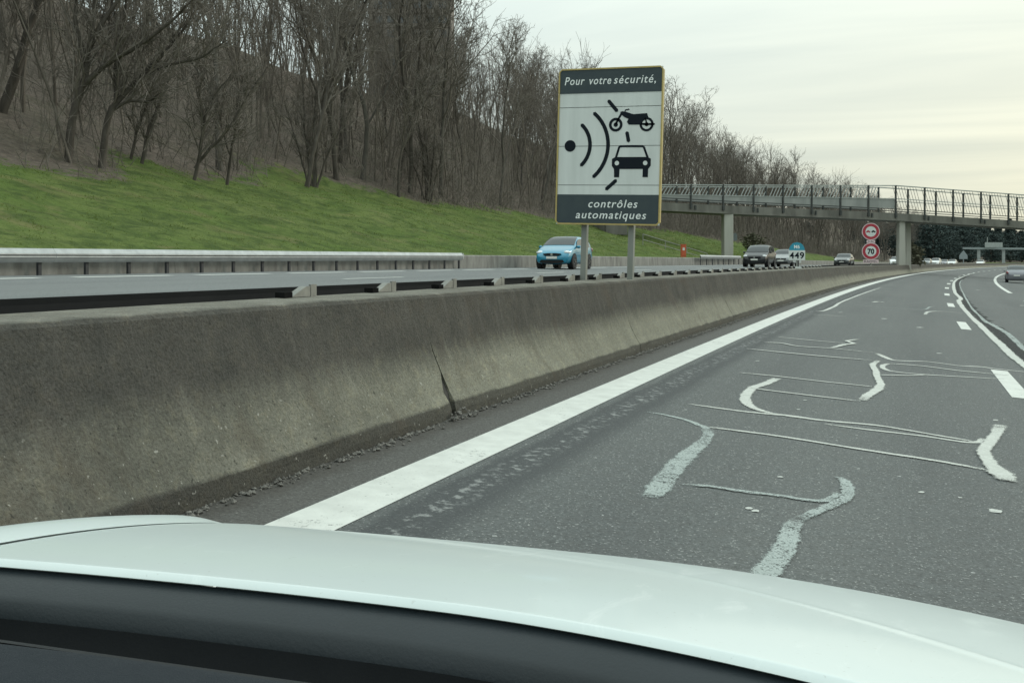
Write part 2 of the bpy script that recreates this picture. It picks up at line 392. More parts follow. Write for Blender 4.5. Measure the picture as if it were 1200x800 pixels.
def numesh(name, V, Fa, mat, parent=None, smooth=False):
    """fast mesh from numpy arrays of equal-sized faces"""
    me = bpy.data.meshes.new(name); n, k = Fa.shape
    me.vertices.add(len(V)); me.vertices.foreach_set('co', V.astype(np.float32).ravel())
    me.loops.add(n*k); me.loops.foreach_set('vertex_index', Fa.astype(np.int32).ravel())
    me.polygons.add(n); me.polygons.foreach_set('loop_start', np.arange(0, n*k, k, dtype=np.int32))
    me.update(calc_edges=True); me.validate()
    if smooth: me.polygons.foreach_set('use_smooth', [True]*n)
    return link(name, me, mat, parent)
def tag(o, label=None, cat=None, group=None, kind=None):
    for k, v in (('label', label), ('category', cat), ('group', group), ('kind', kind)):
        if v: o[k] = v
    return o
def thing(name, label, cat, loc=(0, 0, 0), rz=0.0, group=None):
    o = bpy.data.objects.new(name, None); COL.objects.link(o); o.empty_display_size = .2
    o.location = loc; o.rotation_euler = (0, 0, rz); return tag(o, label, cat, group)
def dup(root, loc, rz, label, group=None, mats=None, scale=None):
    c = root.copy(); COL.objects.link(c); c.location = loc; c.rotation_euler = (0, 0, rz); c['label'] = label
    if scale: c.scale = scale
    if group: c['group'] = group
    def kids(a, b):
        for ch in list(a.children):
            d = ch.copy(); COL.objects.link(d); d.parent = b
            if mats and ch.data and ch.data.materials and ch.data.materials[0].name in mats:
                d.material_slots[0].link = 'OBJECT'; d.material_slots[0].material = mats[ch.data.materials[0].name]
            kids(ch, d)
    kids(root, c); return c
def fr(a, b, st):
    n = max(1, int(round((b-a)/st))); return [a+(b-a)*i/n for i in range(n+1)]
def sweep(prof, ss, zfun=None, closed=False, caps=False):
    """profile points (L,z,v) swept along the road; uv=(s, v)"""
    mb = MB(); n = len(prof); vs = []; uv = []; fs = []
    for s in ss:
        dz = zfun(s) if zfun else 0
        for p in prof: vs.append(W(p[0], s, p[1]+dz)); uv.append((s, p[2] if len(p) > 2 else p[1]))
    m = n if closed else n-1
    for i in range(len(ss)-1):
        for j in range(m): fs.append((i*n+j, i*n+(j+1) % n, (i+1)*n+(j+1) % n, (i+1)*n+j))
    if caps: fs += [tuple(range(n)), tuple(range((len(ss)-1)*n, len(ss)*n))[::-1]]
    mb.add(vs, fs, uv); return mb
def sheet(Ls, ss, zf):
    mb = MB(); n = len(Ls)
    vs = [W(L, s, zf(L, s)) for s in ss for L in Ls]; uv = [(L, s) for s in ss for L in Ls]
    mb.add(vs, [(i*n+j, i*n+j+1, (i+1)*n+j+1, (i+1)*n+j) for i in range(len(ss)-1) for j in range(n-1)], uv); return mb

# ------------------------------------------------------------------ ground sheet with the embankment
KL = [-900, -300, -120, -80, -62, -45, -32, -26, -18.4, -17.95, -17.7, -8, -5, -4.3, -3.95, -3.3, 13, 18, 40, 200, 900]
KZ = [36, 33, 31, 26.5, 20.2, 11.6, 5.6, 3.8, 1.66, 1.52, .95, .80, .60, .45, .05, .12, -1.06, -1.3, -1.2, 3, 10]
def zg(L, s):
    z = float(np.interp(L, KL, KZ))
    if -20 < L < -4: z += drop(s)
    if L < -19:
        far = min(max((s-150)/120, 0), 1)
        z = z*(1-.35*far) + drop(s)*min(1, max(0, (60+L)/40))
        a = min(1, (-19-L)/4); p = Vector((L*.13, s*.13, 0))
        z += a*(.35*mnoise.noise(p)+.14*mnoise.noise(p*3.1)+.05*mnoise.noise(p*9))
        if L < -45: z += 2.2*mnoise.noise(Vector((L*.05, s*.06, 8)))+1.6*mnoise.noise(Vector((L*.02, s*.018, 3)))
    if L > 18: z += .4*mnoise.noise(Vector((L*.05, s*.05, 0)))
    return z
def litter_edge(s):
    e = -31.4+2.2*mnoise.noise(Vector((s*.06, 4, 0)))+1.2*mnoise.noise(Vector((s*.23, 9, 0)))
    e += 2.4*math.exp(-((s-30.5)/4)**2) - 2.8*math.exp(-((s-36.8)/2.2)**2) - 4.4*math.exp(-((s-52.5)/8.5)**2)
    if s > 95: e += min((s-95)/75, 1)*4
    if s > 150: e = max(e, -27+min((s-150)/60, 1)*6)
    return e
gs = fr(-60, 0, 4)+fr(0, 120, .8)[1:]+fr(120, 300, 3)[1:]+fr(300, 700, 10)[1:]+fr(700, 2000, 60)[1:]
gl_ = [-900, -500, -300, -200, -150, -120, -100, -90]+fr(-80, -45, 2.5)+fr(-44, -19, .7)+[-18.4, -17.95, -17.7, -16, -12, -8, -6, -5, -4.3, -3.95, -3.3, -1, 2, 6, 10, 13, 15, 18, 24, 32, 40, 60, 100, 200, 400, 900]
gmb = sheet(gl_, gs, zg)
ground = gmb.build('ground', M['ground'], smooth=True, uv=True, fix=False)
ground['kind'] = 'structure'
att = ground.data.attributes.new('litter', 'FLOAT', 'POINT')
lv = []
for s in gs:
    e = litter_edge(s)
    for L in gl_: lv.append(min(max(.5+(e-L)/4.6, 0), 1) if L < 0 else 0)
att.data.foreach_set('value', lv)

# grass growing on the embankment
N = 70000
gS = 6+RNG.random(N)**1.5*120; gL = -18.5-RNG.random(N)*15
keep = np.array([L > litter_edge(s)-.6+1.2*mnoise.noise(Vector((L*.7, s*.7, 2))) for L, s in zip(gL, gS)]); gS = gS[keep]; gL = gL[keep]
clump = np.array([mnoise.noise(Vector((L*.9, s*.9, 0))) for L, s in zip(gL, gS)])
N = len(gS)
base = np.array([W(L, s, zg(L, s)-.02) for L, s in zip(gL, gS)])
ang = RNG.random(N)*2*PI; hgt = (.022+.035*RNG.random(N)+.05*np.clip(clump, 0, 1))*(1+gS/110); wid = hgt*.32
dx = np.stack([np.cos(ang), np.sin(ang), 0*ang], 1)*wid[:, None]
lean = np.stack([RNG.normal(0, .9, N), RNG.normal(0, .9, N), np.ones(N)], 1)*hgt[:, None]
V = np.stack([base-dx, base+dx, base+lean], 1).reshape(-1, 3)
gt = M['grass'].node_tree; gb = [n for n in gt.nodes if n.type == 'BSDF_PRINCIPLED'][0]   # thin blades let light through
tl = gt.nodes.new('ShaderNodeBsdfTranslucent'); ms = gt.nodes.new('ShaderNodeMixShader'); ms.inputs[0].default_value = .5
gt.links.new(gb.inputs['Base Color'].links[0].from_socket, tl.inputs['Color']); gt.links.new(gb.outputs[0], ms.inputs[1]); gt.links.new(tl.outputs[0], ms.inputs[2])
gt.links.new(ms.outputs[0], [n for n in gt.nodes if n.type == 'OUTPUT_MATERIAL'][0].inputs[0])
g = numesh('grass', V, np.arange(3*N).reshape(-1, 3), M['grass']); g['kind'] = 'stuff'

# ------------------------------------------------------------------ carriageways
rs = fr(-8, 60, 2)+fr(60, 420, 6)[1:]
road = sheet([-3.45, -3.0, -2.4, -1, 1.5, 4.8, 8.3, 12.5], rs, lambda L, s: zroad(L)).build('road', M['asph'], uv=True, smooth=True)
road['kind'] = 'structure'
far_road = sheet([-17.5, -16, -12.2, -8.5, -6.5, -4.1], fr(-20, 60, 2)+fr(60, 420, 6)[1:], lambda L, s: zopp(L, s)).build('far_carriageway', M['asph2'], uv=True, smooth=True)
far_road['kind'] = 'structure'
def strip(pts, name, mat, parent, zf, lift, rough=0.0, sub=6, jag=False):
    """painted band along (L,s,width) points, resampled smooth"""
    P = [Vector((p[0], p[1])) for p in pts]; Wd = [p[2]*(1.25 if p[2] < .09 else 1.0) for p in pts]; Q = []
    for i in range(len(P)-1):
        a = P[max(i-1, 0)]; b = P[i]; c = P[i+1]; d = P[min(i+2, len(P)-1)]
        for j in range(sub):
            t = j/sub
            q = b+(c-b)*t if jag else .5*((2*b)+(c-a)*t+(2*a-5*b+4*c-d)*t*t+(3*b-a-3*c+d)*t**3)
            Q.append((q, Wd[i]*(1-t)+Wd[i+1]*t))
    Q.append((P[-1], Wd[-1]))
    mb = MB(); vs = []; uvs = []; n = len(Q)
    for i, (q, w) in enumerate(Q):
        t = Q[min(i+1, n-1)][0]-Q[max(i-1, 0)][0]
        if t.length < 1e-6: t = Vector((0, 1))
        t.normalize(); nn = Vector((t.y, -t.x))
        w1 = w/2*(1+rough*random.uniform(-.5, .5)); w2 = w/2*(1+rough*random.uniform(-.5, .5))
        w1 *= 1.05; w2 *= 1.05; fade = min(1, i/5, (n-1-i)/5)
        uvs += [(0, .45+.55*fade), (1, .45+.55*fade)]
        for e in (q-nn*w1, q+nn*w2): vs.append(W(e.x, e.y, zf(e.x, e.y)+lift))
    mb.add(vs, [(2*i, 2*i+1, 2*i+3, 2*i+2) for i in range(n-1)], uvs)
    return mb.build(name, mat, parent, uv=True)
zr = lambda L, s=0: zroad(L)
def quadline(La, Lb, s0, s1, name, parent, zf, lift, st=3.0):
    return sheet([La, Lb], fr(s0, s1, st), lambda L, s: zf(L, s)+lift).build(name, M['white'], parent, uv=True)
quadline(-2.875, -2.551, -6, 330, 'edge_line', road, zr, .004)
for k in range(26):
    quadline(1.225, 1.45, 13.6+13*(k-1)-.3, 13.6+13*(k-1)+3.0, 'lane_dash', road, zr, .004)
quadline(4.62, 4.87, 69, 330, 'lane_line', road, zr, .004)
for k in range(6):
    quadline(4.62, 4.87, 20.5+7.6*k+(8 if k == 5 else 0), 23.4+7.6*k+(8 if k == 5 else 0), 'lane_dash', road, zr, .004)
quadline(8.6, 8.85, 0, 330, 'right_edge_line', road, zr, .004)
zo = lambda L, s=0: zopp(L, s)
for k in range(12):
    a = 16.5+3.86*(k-2); quadline(-16.0, -15.7, a, a+2.95, 'shoulder_dash', far_road, zo, .004)
quadline(-15.95, -15.75, 55.4, 330, 'shoulder_line', far_road, zo, .004)
quadline(-8.3, -8.05, -10, 330, 'median_edge_line', far_road, zo, .004)
for k in range(25): quadline(-12.28, -12.12, 13*k-5, 13*k-2, 'lane_dash', far_road, zo, .004)

SEALS = [
('g', [(-2.105,8.993,.04),(-1.945,8.979,.05),(-1.702,8.838,.06),(-1.575,8.687,.07),(-1.502,8.597,.09),(-1.438,8.333,.12)]),
('G', [(-1.46,8.56,.09),(-1.42,8.3,.12),(-1.394,8.031,.13),(-1.397,7.771,.15),(-1.407,7.326,.18),(-1.401,6.938,.2),(-1.38,6.515,.21),(-1.362,6.126,.19),(-1.365,5.957,.12)]),
('w', [(-1.468,8.626,.05),(-1.164,8.631,.05),(-.855,8.617,.05),(-.198,8.5,.055),(.262,8.443,.06),(.608,8.332,.06)]),
('g', [(-1.308,6.407,.05),(-1.105,6.477,.055),(-.869,6.482,.06),(-.641,6.51,.06),(-.549,6.498,.06),(-.417,6.544,.06),(-.36,6.724,.06),(-.346,6.887,.04)]),
('g', [(-.377,7.321,.06),(-.322,7.189,.1),(-.293,6.965,.12),(-.298,6.694,.11),(-.354,6.476,.1),(-.434,6.252,.1),(-.507,6.011,.1)]),
('G', [(-.507,6.02,.1),(-.532,5.786,.13),(-.524,5.543,.15),(-.525,5.291,.16),(-.547,5.061,.17),(-.569,4.875,.17),(-.6,4.5,.15)]),
('w', [(.91,10.785,.13),(.777,9.896,.12),(.676,9.352,.12),(.646,9.007,.12),(.662,8.595,.13),(.697,8.268,.2),(.73,7.983,.16)]),
('w', [(.693,9.848,.05),(.626,9.589,.06),(.493,9.525,.06),(.191,9.569,.055),(-.226,9.549,.05),(-.61,9.568,.04)]),
('w', [(.624,9.61,.05),(.398,9.673,.05),(.089,9.783,.05),(-.197,9.85,.06),(-.634,9.757,.07),(-.975,9.782,.08),(-1.259,9.712,.06),(-1.551,9.72,.06),(-1.858,9.757,.05)]),
('w', [(-1.356,12.579,.12),(-1.415,11.969,.12),(-1.488,11.449,.12),(-1.462,10.681,.13),(-1.362,10.174,.13),(-1.222,9.904,.1),(-1.057,9.792,.06)]),
('w', [(-1.829,12.729,.05),(-1.364,12.784,.05),(-.916,12.761,.05),(-.298,12.787,.05)]),
('w', [(-1.551,11.508,.06),(-1.413,11.404,.05),(-.875,11.362,.05),(-.373,11.363,.05)]),
('w', [(-.362,11.422,.12),(-.304,12.036,.12),(-.224,12.604,.13),(-.207,13.15,.11),(-.276,14.01,.1),(-.302,14.584,.1),(-.374,15.408,.1),(-.313,16.149,.09)]),
('w', [(-2.192,15.923,.06),(-1.622,15.908,.07),(-1.072,15.946,.07),(-.395,16.094,.07)]),
('w', [(-.366,17.446,.1),(-.22,16.842,.12),(-.069,16.512,.08),(.381,16.836,.06),(.82,16.701,.06),(1.12,16.872,.12),(1.31,16.787,.07),(1.683,16.774,.05),(1.957,16.733,.05)]),
('w', [(-.167,15.872,.06),(-.238,15.376,.1),(-.135,14.863,.07),(.22,14.822,.06),(.588,14.98,.06),(1.316,15.35,.05)]),
('w', [(-.167,15.872,.06),(.282,16.039,.07),(.785,15.893,.07),(1.413,15.958,.05)]),
('w', [(-.234,14.194,.06),(.107,14.49,.05),(.298,14.775,.04)]),
('w', [(-2.065,18.758,.05),(-1.493,18.717,.06),(-.921,18.795,.05)]),
('w', [(-2.104,17.329,.1),(-1.858,17.513,.07),(-1.567,17.26,.07),(-1.084,17.455,.06),(-.399,17.455,.04)]),
('w', [(-1.066,17.479,.1),(-.922,18.441,.1),(-.778,18.891,.1),(-.927,19.299,.08),(-.763,19.962,.07)]),
('w', [(-2.167,26.922,.1),(-1.399,27.403,.06)]),
('w', [(-2.24,28.439,.05),(-2.089,29.256,.1),(-2.044,32.411,.12),(-2.086,35.603,.1),(-1.984,45.023,.09),(-1.811,56.938,.08)]),
('g', [(-2.128,34.031,.07),(-1.128,34.437,.05),(-.185,34.533,.06),(.448,35.173,.09),(.605,37.354,.12),(.81,38.154,.1)]),
('w', [(.466,31.726,.12),(.568,33.806,.12),(.967,34.903,.07),(1.587,34.807,.06)]),
('g', [(-.062,39.052,.05),(.699,42.735,.06)]),
('w', [(-1.213,37.453,.14),(-1.033,38.454,.18),(-.85,38.077,.1)]),
('w', [(1.799,16.38,.17),(1.791,17.924,.17),(1.762,19.524,.18),(1.774,21.831,.19),(1.756,24.732,.18),(1.754,28.59,.19),(1.706,34.101,.17),(1.697,41.257,.2),(1.716,45.983,.22),(1.86,49.523,.22),(1.747,57.104,.2),(1.697,72.991,.22),(1.601,91.594,.2),(1.637,105.579,.2),(1.708,124.787,.18),(1.61,156.781,.15)]),
('g', [(2.138,19.567,.14),(2.125,21.568,.15),(2.161,23.26,.17),(2.19,25.806,.18),(2.17,27.005,.17),(2.084,29.522,.2),(1.999,30.932,.17),(2.002,34.67,.08),(1.987,38.588,.13),(2.022,41.988,.09),(2.101,52.186,.12),(2.128,64.624,.06),(2.024,87.825,.1),(2.002,107.511,.08)]),
]
for i, (c, p) in enumerate(SEALS):
    strip(p, 'crack_seal', M['seal'] if c == 'w' else M['seal_grey'], road, zr, .005+.0011*(i % 7), .30 if p[0][2] < .09 else .22, 6, i in (12, 20))
strip([(2.0, 17, .5), (2.0, 24, .5), (1.98, 30, .55), (1.95, 40, .5), (1.92, 60, .45), (1.9, 100, .4), (1.9, 150, .3)], 'tar_patch', M['tar'], road, zr, .003, .9, 14)
for (L, s, w) in [(.57,6.97,.05),(.89,11.14,.033),(.15,7.22,.022),(.38,7.22,.016),(.56,6.99,.032),(-1.82,14.36,.035),(-.8,6.08,.025),(-.52,27.83,.108),(.31,25.45,.098),(-.76,6.05,.029),(2.99,67.46,.2),(4.07,46.6,.17),(-1.66,29.1,.069),(-.9,10.98,.022),(-.9,10.26,.025),(-.73,7.07,.023),(.58,18.64,.057)]:
    mb = MB(); k = 9; a0 = random.random()*6
    mb.add([W(L+math.cos(2*PI*j/k)*w*random.uniform(.6, 1.1), s+math.sin(2*PI*j/k)*w*random.uniform(.7, 1.5), zroad(L)+.0045) for j in range(k)], [tuple(range(k))])
    mb.build('paint_spot', M['spot'], road)

# ------------------------------------------------------------------ near concrete barrier
zb = lambda s: -.10*min(max((s-60)/60, 0), 1)
PROF = [(-3.305,.16),(-3.31,.30),(-3.325,.355),(-3.38,.44),(-3.46,.60),(-3.53,.76),(-3.56,.86),(-3.63,1.12),(-3.645,1.19),(-3.67,1.215),(-3.75,1.222),(-4.25,1.225),(-4.3,1.205),(-4.31,.5),(-3.6,.2)]
_v = 0; PV = []
for i, (L, z) in enumerate(PROF): PV.append((L, z, z if i < 9 else (1.24+.02*(i-9) if i < 13 else z)))
bar = thing('concrete_barrier', 'stained grey concrete motorway barrier running along the left of the near carriageway', 'barrier', (0, 0, 0))
core = [(-3.36, .16), (-3.42, .42), (-3.57, .76), (-3.69, 1.17), (-4.25, 1.175), (-4.26, .52), (-3.6, .24)]
sweep(core, fr(-6, 335, 4), zb, closed=True).build('core', M['core'], bar)
joints = [-6, 1.4, 7.62, 13.83, 21.8, 28.2, 34.4, 40.7, 47, 53.3, 59.6, 66, 78, 90, 110, 135, 165, 200, 250, 335]
def gapw(s, z):
    if abs(s-7.62) < .01:   # broken joint: open at the toe, a hair line above
        return (.13 if z < .34 else .075 if z < .5 else .03 if z < .62 else .010 if z < .8 else .0012) * (1+.5*math.sin(z*60))
    if abs(s-13.83) < .01: return .022 if z < .62 else .0015
    if abs(s-21.8) < .01: return .03 if z < .62 else .0015
    return .006
for a, b in zip(joints[:-1], joints[1:]):
    st = .35 if a < 14 else 1.2 if a < 60 else 5
    ss = fr(a, b, st); n = len(PV); mb = MB(); vs = []; uv = []; fs = []
    for i, s in enumerate(ss):
        for (L, z, v) in PV:
            s2 = s+(gapw(a, z)/2 if i == 0 else 0)-(gapw(b, z)/2 if i == len(ss)-1 else 0)
            nz = .012*mnoise.noise(Vector((s2*1.1, z*2, L))) if s < 60 else 0
            if .2 < z < .34: nz -= .03*max(0, mnoise.noise(Vector((s2*4, z*5, 2))))
            if z < .6 and i in (0, len(ss)-1) and abs((a if i == 0 else b)-7.62) < .01: nz -= .05*(1-z)
            vs.append(W(L+nz, s2, z+zb(s2))); uv.append((s2, v))
    for i in range(len(ss)-1):
        for j in range(n): fs.append((i*n+j, i*n+(j+1) % n, (i+1)*n+(j+1) % n, (i+1)*n+j))
    fs += [tuple(range(n)), tuple(range((len(ss)-1)*n, len(ss)*n))[::-1]]
    mb.add(vs, fs, uv); o = mb.build('segment', M['barrier'], bar, uv=True)
# impact bruise low on the barrier
# broken stones and rubble along the foot
ico = [Vector(v) for v in ((0, 0, 1), (.9, 0, .2), (.28, .86, .1), (-.75, .5, .15), (-.7, -.55, .1), (.3, -.85, .2), (0, 0, -.6))]
icf = [(0, 1, 2), (0, 2, 3), (0, 3, 4), (0, 4, 5), (0, 5, 1), (6, 2, 1), (6, 3, 2), (6, 4, 3), (6, 5, 4), (6, 1, 5)]
mb = MB()
for i in range(8000):
    s = random.random()**1.5*75-1.5; den = .5+.5*mnoise.noise(Vector((s*.7, 0, 5)))
    if random.random() > .35+den*.8: continue
    L = -3.30+abs(random.gauss(.0, .038)); r = (.005+.014*random.random()**2.2)*(1+s/70)
    q = Matrix.Rotation(random.random()*6.3, 3, 'Z') @ Matrix.Rotation(random.uniform(-.5, .5), 3, 'X')
    c = Vector(W(L, s, zroad(L)+r*.35))
    mb.add([q @ Vector((v.x*r*random.uniform(.7, 1.4), v.y*r*random.uniform(.7, 1.4), v.z*r*random.uniform(.6, 1.2)))+c for v in ico], icf)
for i in range(26):      # lumps fallen out of the broken joint
    s = 7.62+random.gauss(0, .10); r = random.uniform(.010, .024); L = -3.29+abs(random.gauss(0, .03))
    q = Matrix.Rotation(random.random()*6.3, 3, 'Z') @ Matrix.Rotation(random.uniform(-1, 1), 3, 'X'); c = Vector(W(L, s, zroad(L)+r*.3+random.random()**2*.07))
    mb.add([q @ Vector((v.x*r*random.uniform(.6, 1.5), v.y*r*random.uniform(.6, 1.5), v.z*r*random.uniform(.6, 1.2)))+c for v in ico], icf)
g = mb.build('gravel', M['gravel'], fix=False); g['kind'] = 'stuff'

# ------------------------------------------------------------------ guard rails
def wbeam(Lc, zt, side, s0, s1, h=.31, d=.085, t=.006, zf=None, st=1.33):
    """W section, ribs towards +L*side"""
    pr = [(0, 0), (.35, .04), (.6, .085), (.9, .11), (.9, .14), (.25, .155), (.9, .17), (.9, .2), (.6, .225), (.35, .27), (0, .31)]
    f = [(Lc+side*d*a, zt-z*h/.31) for a, z in pr]; b = [(Lc+side*(d*a-t*1.2), zt-z*h/.31) for a, z in pr][::-1]
    return sweep(f+b, fr(s0, s1, st), zf, closed=True, caps=True)
mr = thing('median_guard_rail', 'dark backside of the steel guard rail behind the near concrete barrier', 'guard rail')
zm = lambda s: drop(s)*.6-.02*min(max((s-60)/60, 0), 1)
for a in range(0, 12):
    s0 = -10+10.64*a
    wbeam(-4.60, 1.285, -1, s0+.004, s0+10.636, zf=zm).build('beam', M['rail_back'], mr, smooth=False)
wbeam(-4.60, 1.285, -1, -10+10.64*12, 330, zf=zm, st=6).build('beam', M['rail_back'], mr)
for k in range(-2, 34):
    if k == -1: continue
    s = 6.46+1.33*k-(.32 if k == -2 else 0)
    z0 = 1.228+zb(s)
    mb = MB()
    pts = [(s+.07, z0), (s+.33, z0), (s+.33, z0+.075), (s+.27, z0+.075)]
    n = len(pts)
    vs = [W(-4.17, a, z) for a, z in pts]+[W(-4.23, a, z) for a, z in pts]
    mb.add(vs, [tuple(range(n)), tuple(range(2*n-1, n-1, -1))]+[(i, i+n, (i+1) % n+n, (i+1) % n) for i in range(n)])
    mb.beam(W(-4.24, s+.36, z0-.08), W(-4.56, s+.36, z0-.08), .06, .05)
    br = mb.build('bracket', M['bracket'], mr)
    mb = MB(); mb.beam(W(-4.18, s+.34, z0+.042), W(-4.18, s+.42, z0+.042), .02, .095); mb.build('tab', M['bracket'], br)
    mb = MB(); mb.beam(W(-4.19, s-.05, z0+.020), W(-4.19, s+.055, z0+.020), .08, .040); mb.build('buffer', M['rubber'], br)

rw = thing('roadside_wall', 'low stained concrete wall at the foot of the grass embankment', 'wall')
zw = lambda s: drop(s)+.10*min(max((s-15)/40, 0), 1)
wj = fr(-12, 100, 5.6)+[106, 130, 160, 200, 260, 330]
for a, b in zip(wj[:-1], wj[1:]):
    mb = sweep([(-17.5, 1.02), (-17.53, 1.66), (-17.57, 1.70), (-17.82, 1.70), (-17.86, 1.66), (-17.88, 1.0)], fr(a+.008, b-.008, 2.8), zw, closed=True, caps=True)
    mb.build('wall_panel', M['wallc'], rw)
fg = thing('roadside_guard_rail', 'galvanised guard rail with rounded end standing before the embankment wall', 'guard rail')
zfr = lambda s: drop(s)+.085*min(max((s-15)/26, 0), 1)
for a in range(5):
    s0 = -14.6+10.64*a; wbeam(-17.22, 1.765, 1, s0+.004, min(s0+10.636, 38.6), h=.30, d=.1, zf=zfr).build('beam', M['galv'], fg)
mb = MB(); mb.tube([W(-17.2, 38.62, 1.83), W(-17.2, 38.62, 1.60)], .06, 8); mb.build('rail_end', M['galv'], fg)
for k in range(-14, 17):
    s = 17.04+1.345*k
    z0 = zopp(-17.3, s); zt = 1.72+zfr(s); mb = MB()
    mb.beam(W(-17.33, s, z0-.05), W(-17.33, s, zt), .06, .09, (0, 1, 0)); mb.beam(W(-17.33, s, zt-.09), W(-17.24, s, zt-.09), .08, .12)
    mb.build('post', M['rail_back'], fg)
f2 = thing('second_guard_rail', 'short guard rail stretch guarding the left bridge pier', 'guard rail')
wbeam(-17.1, 2.02, 1, 82, 97.6, h=.31, d=.1, zf=lambda s: 0).build('beam', M['galv'], f2)
for k in range(8):
    s = 82.6+2.1*k; mb = MB(); mb.beam(W(-17.2, s, 1.2), W(-17.2, s, 2.0), .07, .1, (0, 1, 0)); mb.build('post', M['rail_back'], f2)

# ------------------------------------------------------------------ lettering helper
def text_mesh(body, size, shear=0.0, bold=0.0, width=None, spacing=1.0):
    cu = bpy.data.curves.new('lettering', 'FONT'); cu.body = body; cu.size = size; cu.shear = shear; cu.offset = bold
    cu.align_x = 'CENTER'; cu.space_character = spacing; cu.extrude = .0012; cu.resolution_u = 3
    o = bpy.data.objects.new('lettering', cu); COL.objects.link(o)
    bpy.context.view_layer.update()
    me = bpy.data.meshes.new_from_object(o.evaluated_get(bpy.context.evaluated_depsgraph_get()))
    bpy.data.objects.remove(o); bpy.data.curves.remove(cu)
    co = np.empty(len(me.vertices)*3, np.float32); me.vertices.foreach_get('co', co); co = co.reshape(-1, 3)
    if width:
        co[:, 0] -= (co[:, 0].max()+co[:, 0].min())/2; co[:, 0] *= width/(co[:, 0].max()-co[:, 0].min())
    out = np.stack([co[:, 0], -co[:, 2], co[:, 1]], 1)     # stands upright, faces -y
    me.vertices.foreach_set('co', out.ravel()); me.update(); return me
def put_text(body, x, z, y, size, mat, parent, **k):
    o = link('lettering', text_mesh(body, size, **k), mat, parent); o.location = (x, y, z); return o
def disc_pts(cx, cz, r, k=28, a0=0, a1=2*PI):
    return [(cx+r*math.cos(a0+(a1-a0)*i/k), cz+r*math.sin(a0+(a1-a0)*i/k)) for i in range(k)]
def ring(mb, cx, cz, r0, r1, y0, y1, k=32, a0=0, a1=None):
    full = a1 is None; a1 = 2*PI if full else a1; n = k if full else k+1
    vs = []
    for i in range(n):
        a = a0+(a1-a0)*i/k
        for r, y in ((r0, y0), (r1, y0), (r1, y1), (r0, y1)): vs.append((cx+r*math.cos(a), y, cz+r*math.sin(a)))
    fs = []
    for i in range(k):
        j = (i+1) % n
        for q in range(4): fs.append((i*4+q, j*4+q, j*4+(q+1) % 4, i*4+(q+1) % 4))
    if not full: fs += [(0, 1, 2, 3), (n*4-4, n*4-3, n*4-2, n*4-1)]
    mb.add(vs, fs)

# ------------------------------------------------------------------ radar warning sign
SW, SH = 1.62, 2.36
sg = thing('radar_warning_sign', 'tall white sign with dark slate bands warning of automatic speed checks, on two posts', 'road sign', (-4.05, 15.03, 2.04))
sg.rotation_euler = (0, math.radians(1.6), 0)
def S(x, y):   # measured sign coordinates: fraction across, fraction up
    u = (x-654)/118.5; yt = 82-.043*(x-655); yb = 262+.025*(x-653)
    return ((u-.5)*SW, (yb-y)/(yb-yt)*SH)
zs = [0, .5975, 1.186, 1.772, SH]
for a, b in zip(zs[:-1], zs[1:]):
    mb = MB(); mb.box((0, .025, (a+b)/2), (SW-.03, .04, b-a-.009)); mb.build('plank', M['s_white'], sg)
mb = MB(); mb.box((0, .06, SH/2), (SW-.06, .025, SH-.05)); mb.build('back_panel', M['s_back'], sg)
mb = MB()
e = .022; c = .05
out = [(-SW/2+c, 0), (SW/2-c, 0), (SW/2, c), (SW/2, SH-c), (SW/2-c, SH), (-SW/2+c, SH), (-SW/2, SH-c), (-SW/2, c)]
inn = [(-SW/2+c, e), (SW/2-c, e), (SW/2-e, c), (SW/2-e, SH-c), (SW/2-c, SH-e), (-SW/2+c, SH-e), (-SW/2+e, SH-c), (-SW/2+e, c)]
n = 8; vs = [(x, y, z) for y in (-.012, .075) for P_ in (out, inn) for x, z in P_]
fs = []
for i in range(n):
    j = (i+1) % n
    fs += [(i, j, n+j, n+i), (2*n+i, 2*n+j, 3*n+j, 3*n+i), (i, j, 2*n+j, 2*n+i), (n+i, n+j, 3*n+j, 3*n+i)]
mb.add(vs, fs); mb.build('frame', M['s_edge'], sg)
mb = MB(); mb.box((0, .0005, (SH-.022+1.985)/2), (SW-.05, .006, SH-.022-1.985)); mb.build('header_band', M['s_dark'], sg)
mb = MB(); mb.box((0, .0005, (.022+.455)/2), (SW-.05, .006, .455-.022)); mb.build('footer_band', M['s_dark'], sg)
for wd_, x, w in (('Pour', -.556, .315), ('votre', -.155, .34), ('sécurité,', .375, .64)): put_text(wd_, x, 2.115, -.004, .172, M['s_text'], sg, shear=.22, bold=.0012, width=w, spacing=1.15)
put_text('contrôles', .09, .262, -.004, .168, M['s_text'], sg, shear=.22, bold=.0012, width=.76, spacing=1.15)
put_text('automatiques', .06, .095, -.004, .168, M['s_text'], sg, shear=.22, bold=.0012, width=1.09, spacing=1.15)
Y0, Y1 = .0005, .006   # print lies a few millimetres proud of the planks
mb = MB(); x, z = S(669, 171); mb.poly(disc_pts(x, z, .088), Y0, Y1); mb.build('radar_dot', M['s_black'], sg)
